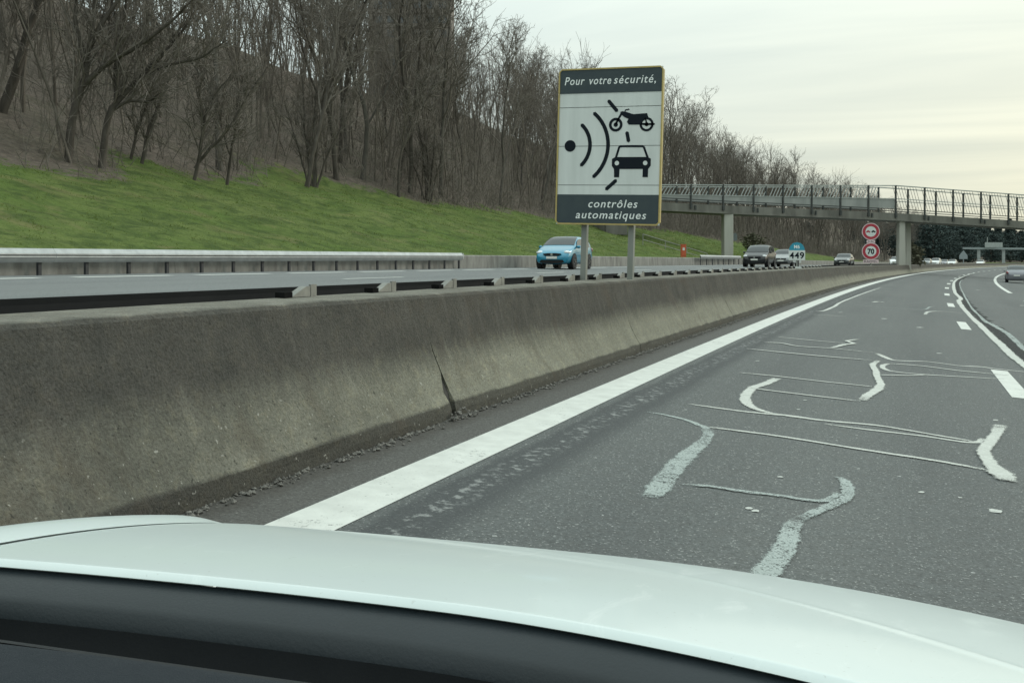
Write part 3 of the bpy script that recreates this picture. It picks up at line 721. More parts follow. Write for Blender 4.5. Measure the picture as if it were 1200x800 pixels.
def stroke(mb, pts, w):
    P_ = [Vector(p) for p in pts]; vs = []; n = len(P_)
    lft = []; rgt = []
    for i in range(n):
        t = (P_[min(i+1, n-1)]-P_[max(i-1, 0)]).normalized(); q = Vector((-t.y, t.x))*w/2
        lft.append(P_[i]+q); rgt.append(P_[i]-q)
    t0 = (P_[1]-P_[0]).normalized()*w*.4; t1 = (P_[-1]-P_[-2]).normalized()*w*.4
    o = lft+[P_[-1]+t1]+rgt[::-1]+[P_[0]-t0]
    m = len(lft)
    vs = [(p.x, Y0, p.y) for p in lft+rgt]+[(p.x, Y1, p.y) for p in lft+rgt]
    fs = [(i, i+1, m+i+1, m+i) for i in range(m-1)]
    fs += [(i, i+1, 2*m+i+1, 2*m+i) for i in range(m-1)]+[(m+i, m+i+1, 3*m+i+1, 3*m+i) for i in range(m-1)]
    a = len(vs); vs += [((P_[-1]+t1).x, Y0, (P_[-1]+t1).y), ((P_[0]-t0).x, Y0, (P_[0]-t0).y)]
    fs += [(m-1, a, 2*m-1), (0, m, a+1)]
    mb.add(vs, fs)
def arc3(p0, p1, p2, k=18):
    a, b, c = (Vector(S(*p)) for p in (p0, p1, p2))
    d = 2*(a.x*(b.y-c.y)+b.x*(c.y-a.y)+c.x*(a.y-b.y))
    ux = (a.length_squared*(b.y-c.y)+b.length_squared*(c.y-a.y)+c.length_squared*(a.y-b.y))/d
    uy = (a.length_squared*(c.x-b.x)+b.length_squared*(a.x-c.x)+c.length_squared*(b.x-a.x))/d
    r = math.hypot(a.x-ux, a.y-uy); A0 = math.atan2(a.y-uy, a.x-ux); A2 = math.atan2(c.y-uy, c.x-ux)
    return [(ux+r*math.cos(A0+(A2-A0)*i/k), uy+r*math.sin(A0+(A2-A0)*i/k)) for i in range(k+1)]
for p in (((682, 146.5), (692, 170), (682.5, 193.5)), ((696, 133), (712.6, 170), (697, 207))):
    mb = MB(); stroke(mb, arc3(*p), .056); mb.build('radar_wave', M['s_black'], sg, fix=True)
for a, b in (((712, 118.5), (721.5, 130)), ((733.5, 155.5), (735.5, 165.5)), ((722.5, 211.5), (712, 221.5))):
    mb = MB(); stroke(mb, [S(*a), S((a[0]+b[0])/2, (a[1]+b[1])/2), S(*b)], .054); mb.build('radar_dash', M['s_black'], sg)
Bk = lambda x, y: S(640+x/8, 70+y/8)
mb = MB()
for cx, cy, ro, ri, hb in ((645, 610, 62, 38, 20), (920, 606, 63, 42, 18)):
    x, z = Bk(cx, cy); sc = .01345/8
    ring(mb, x, z, ri*sc, ro*sc, Y0, Y1, 28); mb.poly(disc_pts(x, z, hb*sc, 14), Y0, Y1)
stroke(mb, [Bk(645, 605), Bk(668, 555), Bk(698, 500)], .032)
stroke(mb, [Bk(722, 497), Bk(730, 472), Bk(762, 466)], .018)
stroke(mb, [Bk(850, 600), Bk(920, 606), Bk(988, 604)], .030)
stroke(mb, [Bk(905, 545), Bk(915, 575), Bk(920, 604)], .022)
mb.poly([Bk(*p) for p in ((682, 492), (700, 484), (735, 490), (800, 512), (922, 502), (935, 540), (905, 545), (890, 560), (876, 590), (862, 610), (762, 610), (745, 584), (758, 556), (722, 540), (690, 512))], Y0-.0006, Y1)
mb.build('motorcycle_symbol', M['s_black'], sg)
Ck = lambda x, y: S(640+x/8, 170+y/8)
mb = MB()
stroke(mb, [Ck(655, 118), Ck(668, 70), Ck(682, 20), Ck(692, 12), Ck(790, 11), Ck(890, 12), Ck(902, 20), Ck(920, 70), Ck(938, 118)], .032)
mb.poly([Ck(*p) for p in ((620, 130), (650, 113), (940, 113), (966, 130), (966, 195), (945, 225), (944, 302), (897, 302), (897, 225), (690, 225), (688, 302), (643, 302), (640, 225), (620, 195))], Y0-.0006, Y1)
mb.build('car_symbol', M['s_black'], sg)
for cx in (665, 918):
    mb = MB(); x, z = Ck(cx, 170); mb.poly(disc_pts(x, z, .034, 16), -.0022, .001); mb.build('car_symbol_lamp', M['s_white'], sg)
for x, zlo in ((-.37, -1.55), (.36, -.84)):
    mb = MB(); mb.box((x, .125, (zlo+2.2)/2), (.085, .10, 2.2-zlo)); mb.box((x, .08, .3), (.11, .016, .05)); mb.box((x, .08, 1.5), (.11, .016, .05))
    mb.build('post', M['s_post'], sg)

# ------------------------------------------------------------------ small signs in the median and beyond
def post_at(root, x, z0, z1, r=.04, mat='s_post', y=.06):
    mb = MB(); mb.tube([(x, y, z0), (x, y, z1)], r, 8); mb.build('post', M[mat], root)
s7 = 84.0; zc_ = 1.49
ss_ = thing('speed_limit_sign', 'two stacked round red rimmed signs, lower reads 70, with white plates beneath', 'road sign', W(-4.25, s7, 0), math.radians(6))
def roundel(cz):
    mb = MB(); mb.poly(disc_pts(0, cz, .66, 36), 0, .04); d = mb.build('disc', M['s_pink'], ss_)
    mb = MB(); ring(mb, 0, cz, .40, .60, -.008, .01, 36); mb.build('red_ring', M['s_red'], d)
    mb = MB(); mb.poly(disc_pts(0, cz, .405, 32), -.004, .01); mb.build('white_field', M['s_white'], d)
    return d
roundel(3.80); roundel(2.28)
put_text('70', 0, 2.08, -.012, .56, M['s_black'], ss_, bold=.02, width=.50)
def minicar(x, z, mat, name):
    mb = MB()
    mb.poly([(x-.15, z-.04), (x+.15, z-.04), (x+.15, z+.03), (x+.08, z+.04), (x+.045, z+.10), (x-.07, z+.10), (x-.10, z+.04), (x-.15, z+.03)], -.011, .001)
    mb.poly(disc_pts(x-.09, z-.045, .035, 10), -.0125, .001); mb.poly(disc_pts(x+.09, z-.045, .035, 10), -.0125, .001); mb.build(name, M[mat], ss_)
minicar(-.19, 3.79, 's_red', 'overtaking_symbol'); minicar(.19, 3.79, 's_black', 'overtaken_symbol')
mb = MB(); mb.box((0, .02, 3.03), (.62, .03, .22)); mb.build('plate', M['s_pink'], ss_)
put_text('3,5t', 0, 2.96, .002, .20, M['s_black'], ss_, width=.42)
mb = MB(); mb.box((0, .02, 1.50), (1.12, .03, .26)); mb.build('plate', M['s_pink'], ss_)
put_text('RAPPEL', 0, 1.42, .002, .22, M['s_black'], ss_, width=.96)
post_at(ss_, 0, .7, 4.3, .05, y=.10)
km = thing('kilometre_marker', 'small sign with turquoise rounded top over a white field reading 449', 'road sign', W(-3.88, 38.9, 0), math.radians(8))
mb = MB(); mb.box((0, .01, 1.72), (.58, .02, .36)); mb.build('number_plate_field', M['s_white'], km)
mb = MB(); mb.poly([(-.27, 1.902), (.27, 1.902), (.27, 1.98), (.22, 2.08), (.14, 2.16), (0, 2.20), (-.14, 2.16), (-.22, 2.08), (-.27, 1.98)], 0, .02); mb.build('crest', M['s_cyan'], km)
put_text('M6', 0, 1.97, -.004, .17, M['s_text'], km, bold=.004, width=.2)
for ch, x in (('4', -.178), ('4', 0), ('9', .178)): put_text(ch, x, 1.605, -.004, .32, M['s_black'], km, bold=.008, width=.158).name = 'digit'
mb = MB(); mb.box((0, .04, 1.38), (.05, .03, .34)); mb.build('post', M['s_post'], km)
mb = MB(); mb.box((-.10, .03, 1.50), (.10, .02, .06)); mb.box((.12, .03, 1.49), (.06, .02, .10)); mb.box((.05, .03, 1.27), (.22, .10, .06)); mb.build('mounting_plate', M['s_white'], km)
bs = thing('small_sign_back', 'small blue grey sign seen from behind on a thin pole by the grass', 'road sign', W(-19.3, 104, 1.75), math.radians(10))
mb = MB(); mb.poly([(-.48, 1.85), (.48, 1.85), (.48, 2.45), (.36, 2.6), (-.36, 2.6), (-.48, 2.45)], 0, .03); mb.build('panel', M['s_back'], bs)
post_at(bs, 0, -.3, 2.5, .045, 's_back')
eb = thing('emergency_cabinet', 'orange roadside emergency telephone cabinet on the verge', 'cabinet', W(-18.75, 83.1, 1.85), math.radians(20))
mb = MB(); mb.box((0, 0, .50), (.40, .40, 1.0)); mb.box((0, 0, 1.025), (.46, .46, .05)); mb.build('cabinet_body', M['orange'], eb)
mb = MB(); mb.box((0, -.21, .52), (.30, .02, .80)); mb.build('door', M['orange'], eb)
mb = MB(); mb.box((0, -.226, .66), (.18, .012, .22)); mb.build('notice', M['s_white'], eb)
hr = thing('stair_handrail', 'pale steel handrail slanting down the grass bank beside the orange cabinet', 'handrail', W(-19.5, 86, 0))
hr.location = (0, 0, 0)
for dz in (0, .45):
    mb = MB(); mb.tube([W(-22.6, 84.5, 3.35+dz), W(-19.0, 92.5, 1.75+dz)], .03, 6); mb.build('rail', M['s_post'], hr)
for k in range(4):
    t = k/3; mb = MB(); L = -22.6+3.6*t; s = 84.5+8*t; z = 3.35-1.6*t
    mb.tube([W(L, s, z-1.1), W(L, s, z+.45)], .035, 6); mb.build('post', M['s_post'], hr)

# ------------------------------------------------------------------ footbridge
BX = [-24.6, -23.4, -21.52, -15.01, -7.83, .21, 6.60, 13.25, 25.43, 40.27]
BY = [92.15, 93.23, 94.93, 100.54, 107.47, 114.71, 119.42, 124.33, 133.10, 142.86]
BB = [6.42, 6.38, 6.31, 6.09, 5.95, 5.75, 5.43, 5.09, 4.41, 3.61]
BT = [8.62, 8.66, 8.71, 8.91, 9.17, 9.44, 9.10, 8.75, 8.05, 7.29]
acc = [0]
for i in range(1, len(BX)): acc.append(acc[-1]+math.hypot(BX[i]-BX[i-1], BY[i]-BY[i-1]))
def BP(t): return Vector((np.interp(t, acc, BX), np.interp(t, acc, BY), 0)), float(np.interp(t, acc, BB)), float(np.interp(t, acc, BT))
def BN(t):
    a = BP(t-.6)[0]; b = BP(t+.6)[0]; d = (b-a).normalized(); return d, Vector((d.y, -d.x, 0))   # towards the camera side
fb = thing('footbridge', 'long footbridge of weathered steel and concrete crossing the motorway', 'bridge')
T1 = acc[-1]; DW = 2.8
tt = fr(0, T1, 1.2)
def bsweep(prof):
    """prof(t) -> list of (offset towards camera, z)"""
    mb = MB(); vs = []; n = None
    for t in tt:
        p, zb_, zt_ = BP(t); d, nn = BN(min(max(t, .6), T1-.6)); pr = prof(zb_, zt_); n = len(pr)
        for o, z in pr: q = p+nn*o; vs.append((q.x, q.y, z))
    fs = [(i*n+j, i*n+(j+1) % n, (i+1)*n+(j+1) % n, (i+1)*n+j) for i in range(len(tt)-1) for j in range(n)]
    fs += [tuple(range(n)), tuple(range((len(tt)-1)*n, len(tt)*n))[::-1]]
    mb.add(vs, fs); return mb
bsweep(lambda b, t: [(0, b), (0, b+.16), (-.10, b+.17), (-.10, b+.80), (-DW+.1, b+.80), (-DW+.1, b+.17), (-DW, b+.16), (-DW, b)]).build('deck', M['conc'], fb)
for o in (-.04, -DW+.04):
    bsweep(lambda b, t: [(o-.05, t-.10), (o+.05, t-.10), (o+.05, t), (o-.05, t)]).build('top_rail', M['bpale'], fb)
    bsweep(lambda b, t: [(o-.03, b+.62*(t-b)-.04), (o+.03, b+.62*(t-b)-.04), (o+.03, b+.62*(t-b)+.03), (o-.03, b+.62*(t-b)+.03)]).build('middle_rail', M['bpale'], fb)
    bsweep(lambda b, t: [(o-.03, b+1.16), (o+.03, b+1.16), (o+.03, b+1.24), (o-.03, b+1.24)]).build('bottom_rail', M['bsteel'], fb)
tk = float(np.interp(.21, BX, acc))
bay = 3.55; nb = int(T1/bay)
posts = [tk+bay*k for k in range(-int(tk/bay), int((T1-tk)/bay)+1)]
for i, t in enumerate(posts):
    p, b, tp = BP(t); d, nn = BN(min(max(t, .6), T1-.6)); a = math.atan2(d.y, d.x)
    for o in (-.04, -DW+.04):
        q = p+nn*o; mb = MB(); mb.box((q.x, q.y, (b+.30+tp)/2), (.15, .15, tp-b-.30-.012), Matrix.Rotation(a, 3, 'Z'))
        q2 = q+nn*(.07 if o > -1 else -.07); mb.box((q2.x, q2.y, b+.55), (.22, .10, .5), Matrix.Rotation(a, 3, 'Z'))
        mb.build('post', M['bsteel'], fb)
    if i == len(posts)-1: continue
    t2 = posts[i+1]
    left = t < tk-.1
    for o in (-.04, -DW+.04):
        near = o > -1
        if left == near: continue
        nbar = 9 if left else 10
        for j in range(1, nbar):
            u = t+(t2-t)*j/nbar; p1, b1, t1 = BP(u)
            sl = .55 if left else -.75
            lo = b1+(.62*(t1-b1)+.03 if left else 1.24)
            q1 = p1+nn*o; q2 = BP(u+sl)[0]+nn*o
            mb = MB(); w = .07 if left else .038
            mb.beam((q1.x, q1.y, lo), (q2.x, q2.y, t1-.1), w, w, (0, 1, 0))
            mb.build('baluster', M['bpale'] if left else M['bsteel'], fb)
    # infill panel under the middle rail (solid on the left half)
    if t < tk-2:
        for o in (-.07, -DW+.04):
            mb = MB(); a1, b1, t1 = BP(t+.12); a2, b2, t22 = BP(t2-.12); a1 = a1+nn*o; a2 = a2+nn*o
            za, zb2 = b1+1.26, b1+.62*(t1-b1)-.05; zc2, zd = b2+1.26, b2+.62*(t22-b2)-.05
            w = nn*.03
            P4 = [(a1, za), (a2, zc2), (a2, zd), (a1, zb2)]
            vs = [(q.x, q.y, z) for q, z in P4]+[((q-w).x, (q-w).y, z) for q, z in P4]
            mb.add(vs, [(0, 1, 2, 3), (7, 6, 5, 4), (0, 4, 5, 1), (1, 5, 6, 2), (2, 6, 7, 3), (3, 7, 4, 0)]); mb.build('panel', M['bpanel'], fb)
    # drain scupper below the parapet
    if i % 2 == 0:
        p1, b1, _ = BP(t+.5); q = p1-nn*.045; mb = MB(); mb.box((q.x, q.y, b1+.45), (.16, .12, .42), Matrix.Rotation(a, 3, 'Z')); mb.build('scupper', M['bsteel'], fb)
# abutment and piers
d, nn = BN(acc[1])
def pier(x, y, zlo, w0, w1, dp, ztop, rz, mat='conc_pale'):
    mb = MB(); hx0, hx1, hy = w0/2, w1/2, dp/2
    vs = [(-hx0, -hy, zlo), (hx0, -hy, zlo), (hx0, hy, zlo), (-hx0, hy, zlo), (-hx1, -hy, ztop), (hx1, -hy, ztop), (hx1, hy, ztop), (-hx1, hy, ztop)]
    ch = .06; 
    mb.add(vs, [(3, 2, 1, 0), (4, 5, 6, 7), (0, 1, 5, 4), (1, 2, 6, 5), (2, 3, 7, 6), (3, 0, 4, 7)])
    o = mb.build('pier', M[mat], fb); o.location = (x, y, 0); o.rotation_euler = (0, 0, rz)
    bm = bmesh.new(); bm.from_mesh(o.data); bmesh.ops.bevel(bm, geom=bm.edges[:], offset=.05, segments=1, affect='EDGES'); bm.to_mesh(o.data); bm.free()
px, py = -15.2+.35, 100.9; pier(px-.3, py+.2, 1.0, .95, .95, .8, 6.16, math.radians(30))
px, py, _ = W(-4.3, 115.2); pier(px+.12, py+.35, .2, .95, .72, .5, 5.80, math.radians(40)); 
px, py, _ = W(-4.0, 117.0); pier(px+.35, py+1.75, .2, .72, .62, .45, 5.72, math.radians(40))
mb = MB(); p = BP(acc[1]-1)[0]; a = math.atan2(d.y, d.x); q = p-nn*DW/2; mb.box((q.x, q.y, 5.2), (2.2, 3.6, 2.5), Matrix.Rotation(a, 3, 'Z')); mb.build('abutment', M['conc'], fb)

# ------------------------------------------------------------------ overhead gantry far along the road
gy = thing('sign_gantry', 'distant grey sign gantry over the far carriageway with panel seen from behind', 'gantry')
def at(px_x, d):   # a place d metres ahead of the camera
    a = math.radians(20.312); xc = (px_x-600)/1208.86*d; return Vector((xc*math.cos(a)-d*math.sin(a), xc*math.sin(a)+d*math.cos(a), 0))
g0, g1, gL_, gR_ = at(1147, 290), at(1176, 292), at(1128, 288), at(1290, 300)
mb = MB(); mb.beam(gL_+Vector((0, 0, 5.2)), gR_+Vector((0, 0, 5.0)), .5, .55); mb.build('beam', M['s_back'], gy)
for p in (g0, g1, gR_):
    mb = MB(); mb.box((p.x, p.y, 2.2), (.8, .6, 6.4)); mb.build('column', M['bpale'], gy)
mb = MB(); gp = at(1164.5, 289); mb.box((gp.x, gp.y, 6.15), (4.9, .2, 1.4), Matrix.Rotation(.35, 3, 'Z')); mb.build('panel', M['bpale'], gy)
mb = MB(); gp = at(1157, 292); mb.tube([(gp.x, gp.y, 5.2), (gp.x, gp.y, 8.4)], .10, 6); mb.build('mast', M['bpale'], gy)
ts = thing('triangular_sign_back', 'distant pointed sign seen from behind beside the far gantry', 'road sign', tuple(at(1129, 256)))
mb = MB(); mb.poly([(-.95, 2.1), (.95, 2.1), (.95, 3.0), (0, 4.3), (-.95, 3.0)], 0, .08); mb.build('panel', M['s_back'], ts); post_at(ts, 0, -.5, 4.0, .1, 's_back')

# ------------------------------------------------------------------ vehicles
def make_car(name, label, paint, L=3.9, Wd=1.70, H=1.52, kind='hatch', loc=(0, 0, 0), rz=0, group=None):
    """front of the car is at -y"""
    root = thing(name, label, 'car', loc, rz, group)
    if kind == 'hatch':
        st = [(0, .34), (.012, .42), (.04, .50), (.09, .565), (.16, .62), (.225, .665), (.25, .69), (.34, .83), (.42, .945), (.50, .985), (.62, 1.0), (.74, .985), (.85, .95), (.91, .90), (.955, .74), (.985, .60), (1.0, .40)]
        iw, ir, ib = (6, 9), (9, 12), (13, 14)
    elif kind == 'mpv':
        st = [(0, .32), (.012, .42), (.04, .50), (.10, .56), (.17, .60), (.235, .635), (.255, .66), (.34, .81), (.42, .93), (.50, .985), (.62, 1.0), (.76, .995), (.87, .965), (.935, .92), (.97, .75), (.99, .58), (1.0, .36)]
        iw, ir, ib = (6, 9), (9, 12), (13, 14)
    else:
        st = [(0, .36), (.012, .44), (.04, .51), (.10, .57), (.18, .62), (.27, .66), (.30, .69), (.38, .84), (.45, .95), (.52, .99), (.60, 1.0), (.68, .98), (.76, .91), (.83, .80), (.875, .725), (.96, .70), (1.0, .46)]
        iw, ir, ib = (6, 9), (9, 12), (11, 14)
    rings = []
    for t, zt in st:
        y = (t-.5)*L
        w = Wd/2*(1-.16*max(0, (.16-t)/.16)**2.2-.09*max(0, (t-.86)/.14)**2)
        zt *= H; belt = min(zt-.05*H, .60*H+.03*H*t); lift = .13*H+.05*max(0, (.06-t)/.06)+.06*max(0, (t-.94)/.06)
        up = max(0, (zt-belt)/(.40*H)); wr = w*(.965-.17*min(1, up))
        rings.append([(0, lift), (.80*w, lift), (.95*w, lift+.05*H), (w, .34*H if zt > .36*H else zt*.8), (w*.995, (.34*H+belt)/2), (w*.965, belt), (wr, belt+(zt-belt)*.80), (wr*.90, belt+(zt-belt)*.94), (wr*.55, zt-.006), (0, zt)])
        rings[-1] = [(a, y, b) for a, b in rings[-1]]
    n = len(rings[0]); mb = MB(); vs = []
    for rg in rings: vs += rg+[(-a, y, b) for a, y, b in rg[-2:0:-1]]
    k = 2*n-2
    fs = [(i*k+j, i*k+(j+1) % k, (i+1)*k+(j+1) % k, (i+1)*k+j) for i in range(len(st)-1) for j in range(k)]
    fs += [tuple(range(k)), tuple(range((len(st)-1)*k, len(st)*k))[::-1]]
    mb.add(vs, fs); body = mb.build('body', paint, root, smooth=True)
    md = body.modifiers.new('s', 'SUBSURF'); md.levels = 1; md.render_levels = 1
    def P(i, j):  # fractional grid point
        i0 = min(int(i), len(st)-2); a = i-i0; j0 = min(int(j), n-2); b = j-j0
        g = lambda x, y: Vector(rings[x][y])
        return (g(i0, j0)*(1-b)+g(i0, j0+1)*b)*(1-a)+(g(i0+1, j0)*(1-b)+g(i0+1, j0+1)*b)*a
    def patch(nm, i0, i1, j0, j1, mat, off=.012, mirror=False, ni=6, nj=5, both=True, slope=0):
        sides = (1, -1) if both else (1,)
        for sg_ in sides:
            g = []
            for a in range(ni+1):
                for b in range(nj+1):
                    jj = j0+(j1-j0)*b/nj
                    ii = i0+(i1-i0)*a/ni
                    if slope: ii = ii+slope*(1-b/nj)*(1-a/ni)
                    p = P(ii, jj); e = .02
                    du = P(min(ii+e, len(st)-1.001), jj)-P(max(ii-e, 0), jj); dv = P(ii, min(jj+e, n-1.001))-P(ii, max(jj-e, 0))
                    nn_ = du.cross(dv); 
                    if nn_.length < 1e-9: nn_ = Vector((0, 0, 1))
                    nn_.normalize()
                    if nn_.dot(p-Vector((0, p.y*.6, .45*H))) < 0: nn_ = -nn_
                    p = p+nn_*off; g.append((p.x*sg_, p.y, p.z))
            yield g, [(a*(nj+1)+b, a*(nj+1)+b+1, (a+1)*(nj+1)+b+1, (a+1)*(nj+1)+b) for a in range(ni) for b in range(nj)]
    mb = MB()
    for g, f in patch('windscreen', iw[0]+.15, iw[1]-.35, 6.6, n-1, M['glass']): mb.add(g, f)
    mb.build('windscreen', M['glass'], root, smooth=True)
    mb = MB()
    for g, f in patch('rear', ib[0]-.0, ib[1]+.35, 6.6, n-1, M['glass']): mb.add(g, f)
    mb.build('rear_window', M['glass'], root, smooth=True)
    for (a, b, slp) in ((iw[0]+1.3, iw[1]+1.15, 0.0), (iw[1]+1.35, iw[1]+3.1, 0), ):
        for g, f in patch('side', a, b, 5.12, 5.95, M['glass'], slope=-1.2 if a < iw[1] else 0, off=.014):
            mb = MB(); mb.add(g, f); mb.build('side_window', M['glass'], root, smooth=True)
    # lights
    def blob(nm, x, y, z, d, mat, rot=0):
        bm = bmesh.new(); bmesh.ops.create_uvsphere(bm, u_segments=14, v_segments=8, radius=.5)
        me = bpy.data.meshes.new(nm); bm.to_mesh(me); bm.free()
        me.polygons.foreach_set('use_smooth', [True]*len(me.polygons))
        co = np.empty(len(me.vertices)*3, np.float32); me.vertices.foreach_get('co', co); co = co.reshape(-1, 3)*np.array(d)
        me.vertices.foreach_set('co', co.ravel()); o = link(nm, me, mat, root); o.location = (x, y, z); o.rotation_euler = (0, 0, rot); return o
    yf = -L/2
    for sx in (-1, 1):
        blob('headlight', sx*Wd*.37, yf+.075*L, H*.485, (.34, .42, .17), M['lamp'], sx*.55)
        blob('mirror', sx*(Wd/2+.06), yf+.30*L, H*.655, (.20, .13, .15), paint)
        blob('tail_light', sx*Wd*.42, L/2-.05, H*.58, (.2, .16, .22), M['tail'])
        if kind == 'hatch': blob('fog_light', sx*Wd*.36, yf+.045*L, H*.235, (.14, .10, .09), M['black'])
    mb = MB(); gw, gz = Wd*.25, H*.425
    mb.poly([(-gw, gz+.035), (-gw*.75, gz-.055), (gw*.75, gz-.055), (gw, gz+.035), (gw*.4, gz+.06), (-gw*.4, gz+.06)] if kind == 'hatch' else [(-gw, gz+.05), (-gw*.9, gz-.06), (gw*.9, gz-.06), (gw, gz+.05)], yf-.012, yf+.16)
    gr = mb.build('grille', M['black'], root)
    mb = MB(); mb.poly(disc_pts(0, gz, .055, 16), yf-.028, yf+.05); mb.build('emblem', M['chrome'], gr)
    mb = MB(); mb.box((0, yf-.016, H*.335), (.50, .03, .11)); mb.build('number_plate', M['plate'], root)
    mb = MB(); mb.poly([(-Wd*.30, H*.27), (-Wd*.34, H*.20), (-Wd*.26, H*.165), (Wd*.26, H*.165), (Wd*.34, H*.20), (Wd*.30, H*.27)], yf-.008, yf+.2); mb.build('air_intake', M['black'], root)
    mb = MB(); mb.box((0, L/2+.01, H*.42), (.50, .03, .11)); mb.build('number_plate', M['plate'], root)
    rr = .205*H
    for ty in (.185, .80):
        for sx in (-1, 1):
            y = (ty-.5)*L; xw = sx*(Wd/2-.10)
            mb = MB(); mb.poly(disc_pts(y, rr+.03, rr*1.17, 24), -.13, .13)
            mb.v = [(xw+sx*(-.02)+v[1]*.98*1.0, v[0], v[2]) for v in mb.v]; mb.build('wheel_arch', M['black'], root)
            w = thing('wheel', None, None); w.parent = root; w.location = (xw, y, rr)
            mb = MB(); mb.lathe([(rr*.62, -.09), (rr*.93, -.10), (rr, -.07), (rr, .07), (rr*.93, .115), (rr*.62, .12), (rr*.62, -.09)], (0, 0, 0), 'x', 22); 
            tb = mb.build('tyre', M['tyre'], w, smooth=True); tb.scale = (sx, 1, 1)
            mb = MB(); mb.poly(disc_pts(0, 0, rr*.60, 20), .085, .10)
            mb.v = [(sx*v[1], v[0], v[2]) for v in mb.v]
            for q in range(5):
                a = 2*PI*q/5; mb.beam((sx*.112, 0, 0), (sx*.112, math.cos(a)*rr*.58, math.sin(a)*rr*.58), .02, .055, (1, 0, 0))
            mb.build('rim', M['chrome'], w)
    return root
def opp(L, s): return W(L, s, zopp(L, s)+.01)
hatch = make_car('parked_proto', '', M['blue'])
hatch.name = 'hatchback_car'; tag(hatch, 'bright blue hatchback coming past the post of the big sign', 'car')
hatch.location = opp(-15.1, 45.3); hatch.rotation_euler = (0, 0, math.radians(2)+heading(45))
mpv = make_car('people_carrier', 'black people carrier leading the oncoming traffic in the inner lane', M['dkpaint'], 4.4, 1.80, 1.66, 'mpv', opp(-11.55, 77.5), heading(77))
sed = make_car('saloon_car', 'grey saloon following the black people carrier, half behind the 449 marker', M['silver'], 4.5, 1.78, 1.46, 'sedan', opp(-11.45, 88.5), heading(88))
OC = 'oncoming cars on the far carriageway'
for o in (hatch, mpv, sed): o['group'] = OC
wh = dup(sed, opp(-10.9, 123), heading(123), 'dark car with bright headlights alone on the far carriageway, left of the 70 sign', OC, {'silver_car_paint': M['g2paint']}); wh.name = 'saloon_car'
dup(hatch, opp(-10.0, 168), heading(168), 'white hatchback emerging behind the median bridge pier', OC, {'blue_car_paint': M['wpaint']})
tail_lab = ['small distant silver car first in the far queue past the bridge pier', 'distant white van like car second in the far queue', 'distant grey car between two white cars in the far queue', 'distant white car in the far queue left of the pointed sign', 'last tiny white car under the far gantry']
fq = [(-11.6, 219, hatch, M['silver']), (-11.2, 229, mpv, M['wpaint']), (-11.9, 246, sed, M['gpaint']), (-9.8, 243, hatch, M['wpaint']), (-8.9, 282, hatch, M['wpaint'])]
for (L, s, src, mt), lb in zip(fq, tail_lab):
    dup(src, opp(L, s), heading(s), lb, OC, {'blue_car_paint': mt, 'dark_car_paint': mt, 'silver_car_paint': mt})
rc = make_car('coupe_car', 'grey car seen from behind at the right edge of the near carriageway', M['gpaint'], 4.3, 1.84, 1.62, 'sedan', W(6.5, 106, zroad(6.5)+.02), heading(106)+PI)
rc['group'] = 'cars on the near carriageway'

# ------------------------------------------------------------------ trees
class TB:
    """collects tapered tubes as numpy blocks"""
    def __init__(s): s.V = []; s.F = []; s.n = 0
    def tube(s, pts, rad, k):
        pts = np.asarray(pts); n = len(pts)
        t = np.gradient(pts, axis=0); t /= np.linalg.norm(t, axis=1)[:, None]+1e-9
        ref = np.array([1., 0, 0]) if abs(t[0, 0]) < .7 else np.array([0, 1., 0])
        u = ref-t*(t@ref)[:, None]; u /= np.linalg.norm(u, axis=1)[:, None]+1e-9; w = np.cross(t, u)
        a = np.arange(k)*2*PI/k
        v = pts[:, None, :]+(u[:, None, :]*np.cos(a)[None, :, None]+w[:, None, :]*np.sin(a)[None, :, None])*np.asarray(rad)[:, None, None]
        i = np.arange(n-1)[:, None]*k; j = np.arange(k)[None, :]; j2 = (j+1) % k
        f = np.stack([i+j, i+j2, i+k+j2, i+k+j], -1).reshape(-1, 4)+s.n
        s.V.append(v.reshape(-1, 3)); s.F.append(f); s.n += n*k
    def mesh(s, name, mat):
        o = numesh(name, np.concatenate(s.V), np.concatenate(s.F), mat, None, True); me = o.data; bpy.data.objects.remove(o); return me
def limb(rng, p, d, ln, n, wob, up):
    pts = [p]; d = d/np.linalg.norm(d)
    for i in range(n):
        d = d+rng.normal(0, wob, 3)+np.array([0, 0, up]); d /= np.linalg.norm(d); p = p+d*ln/n; pts.append(p)
    return np.array(pts), d
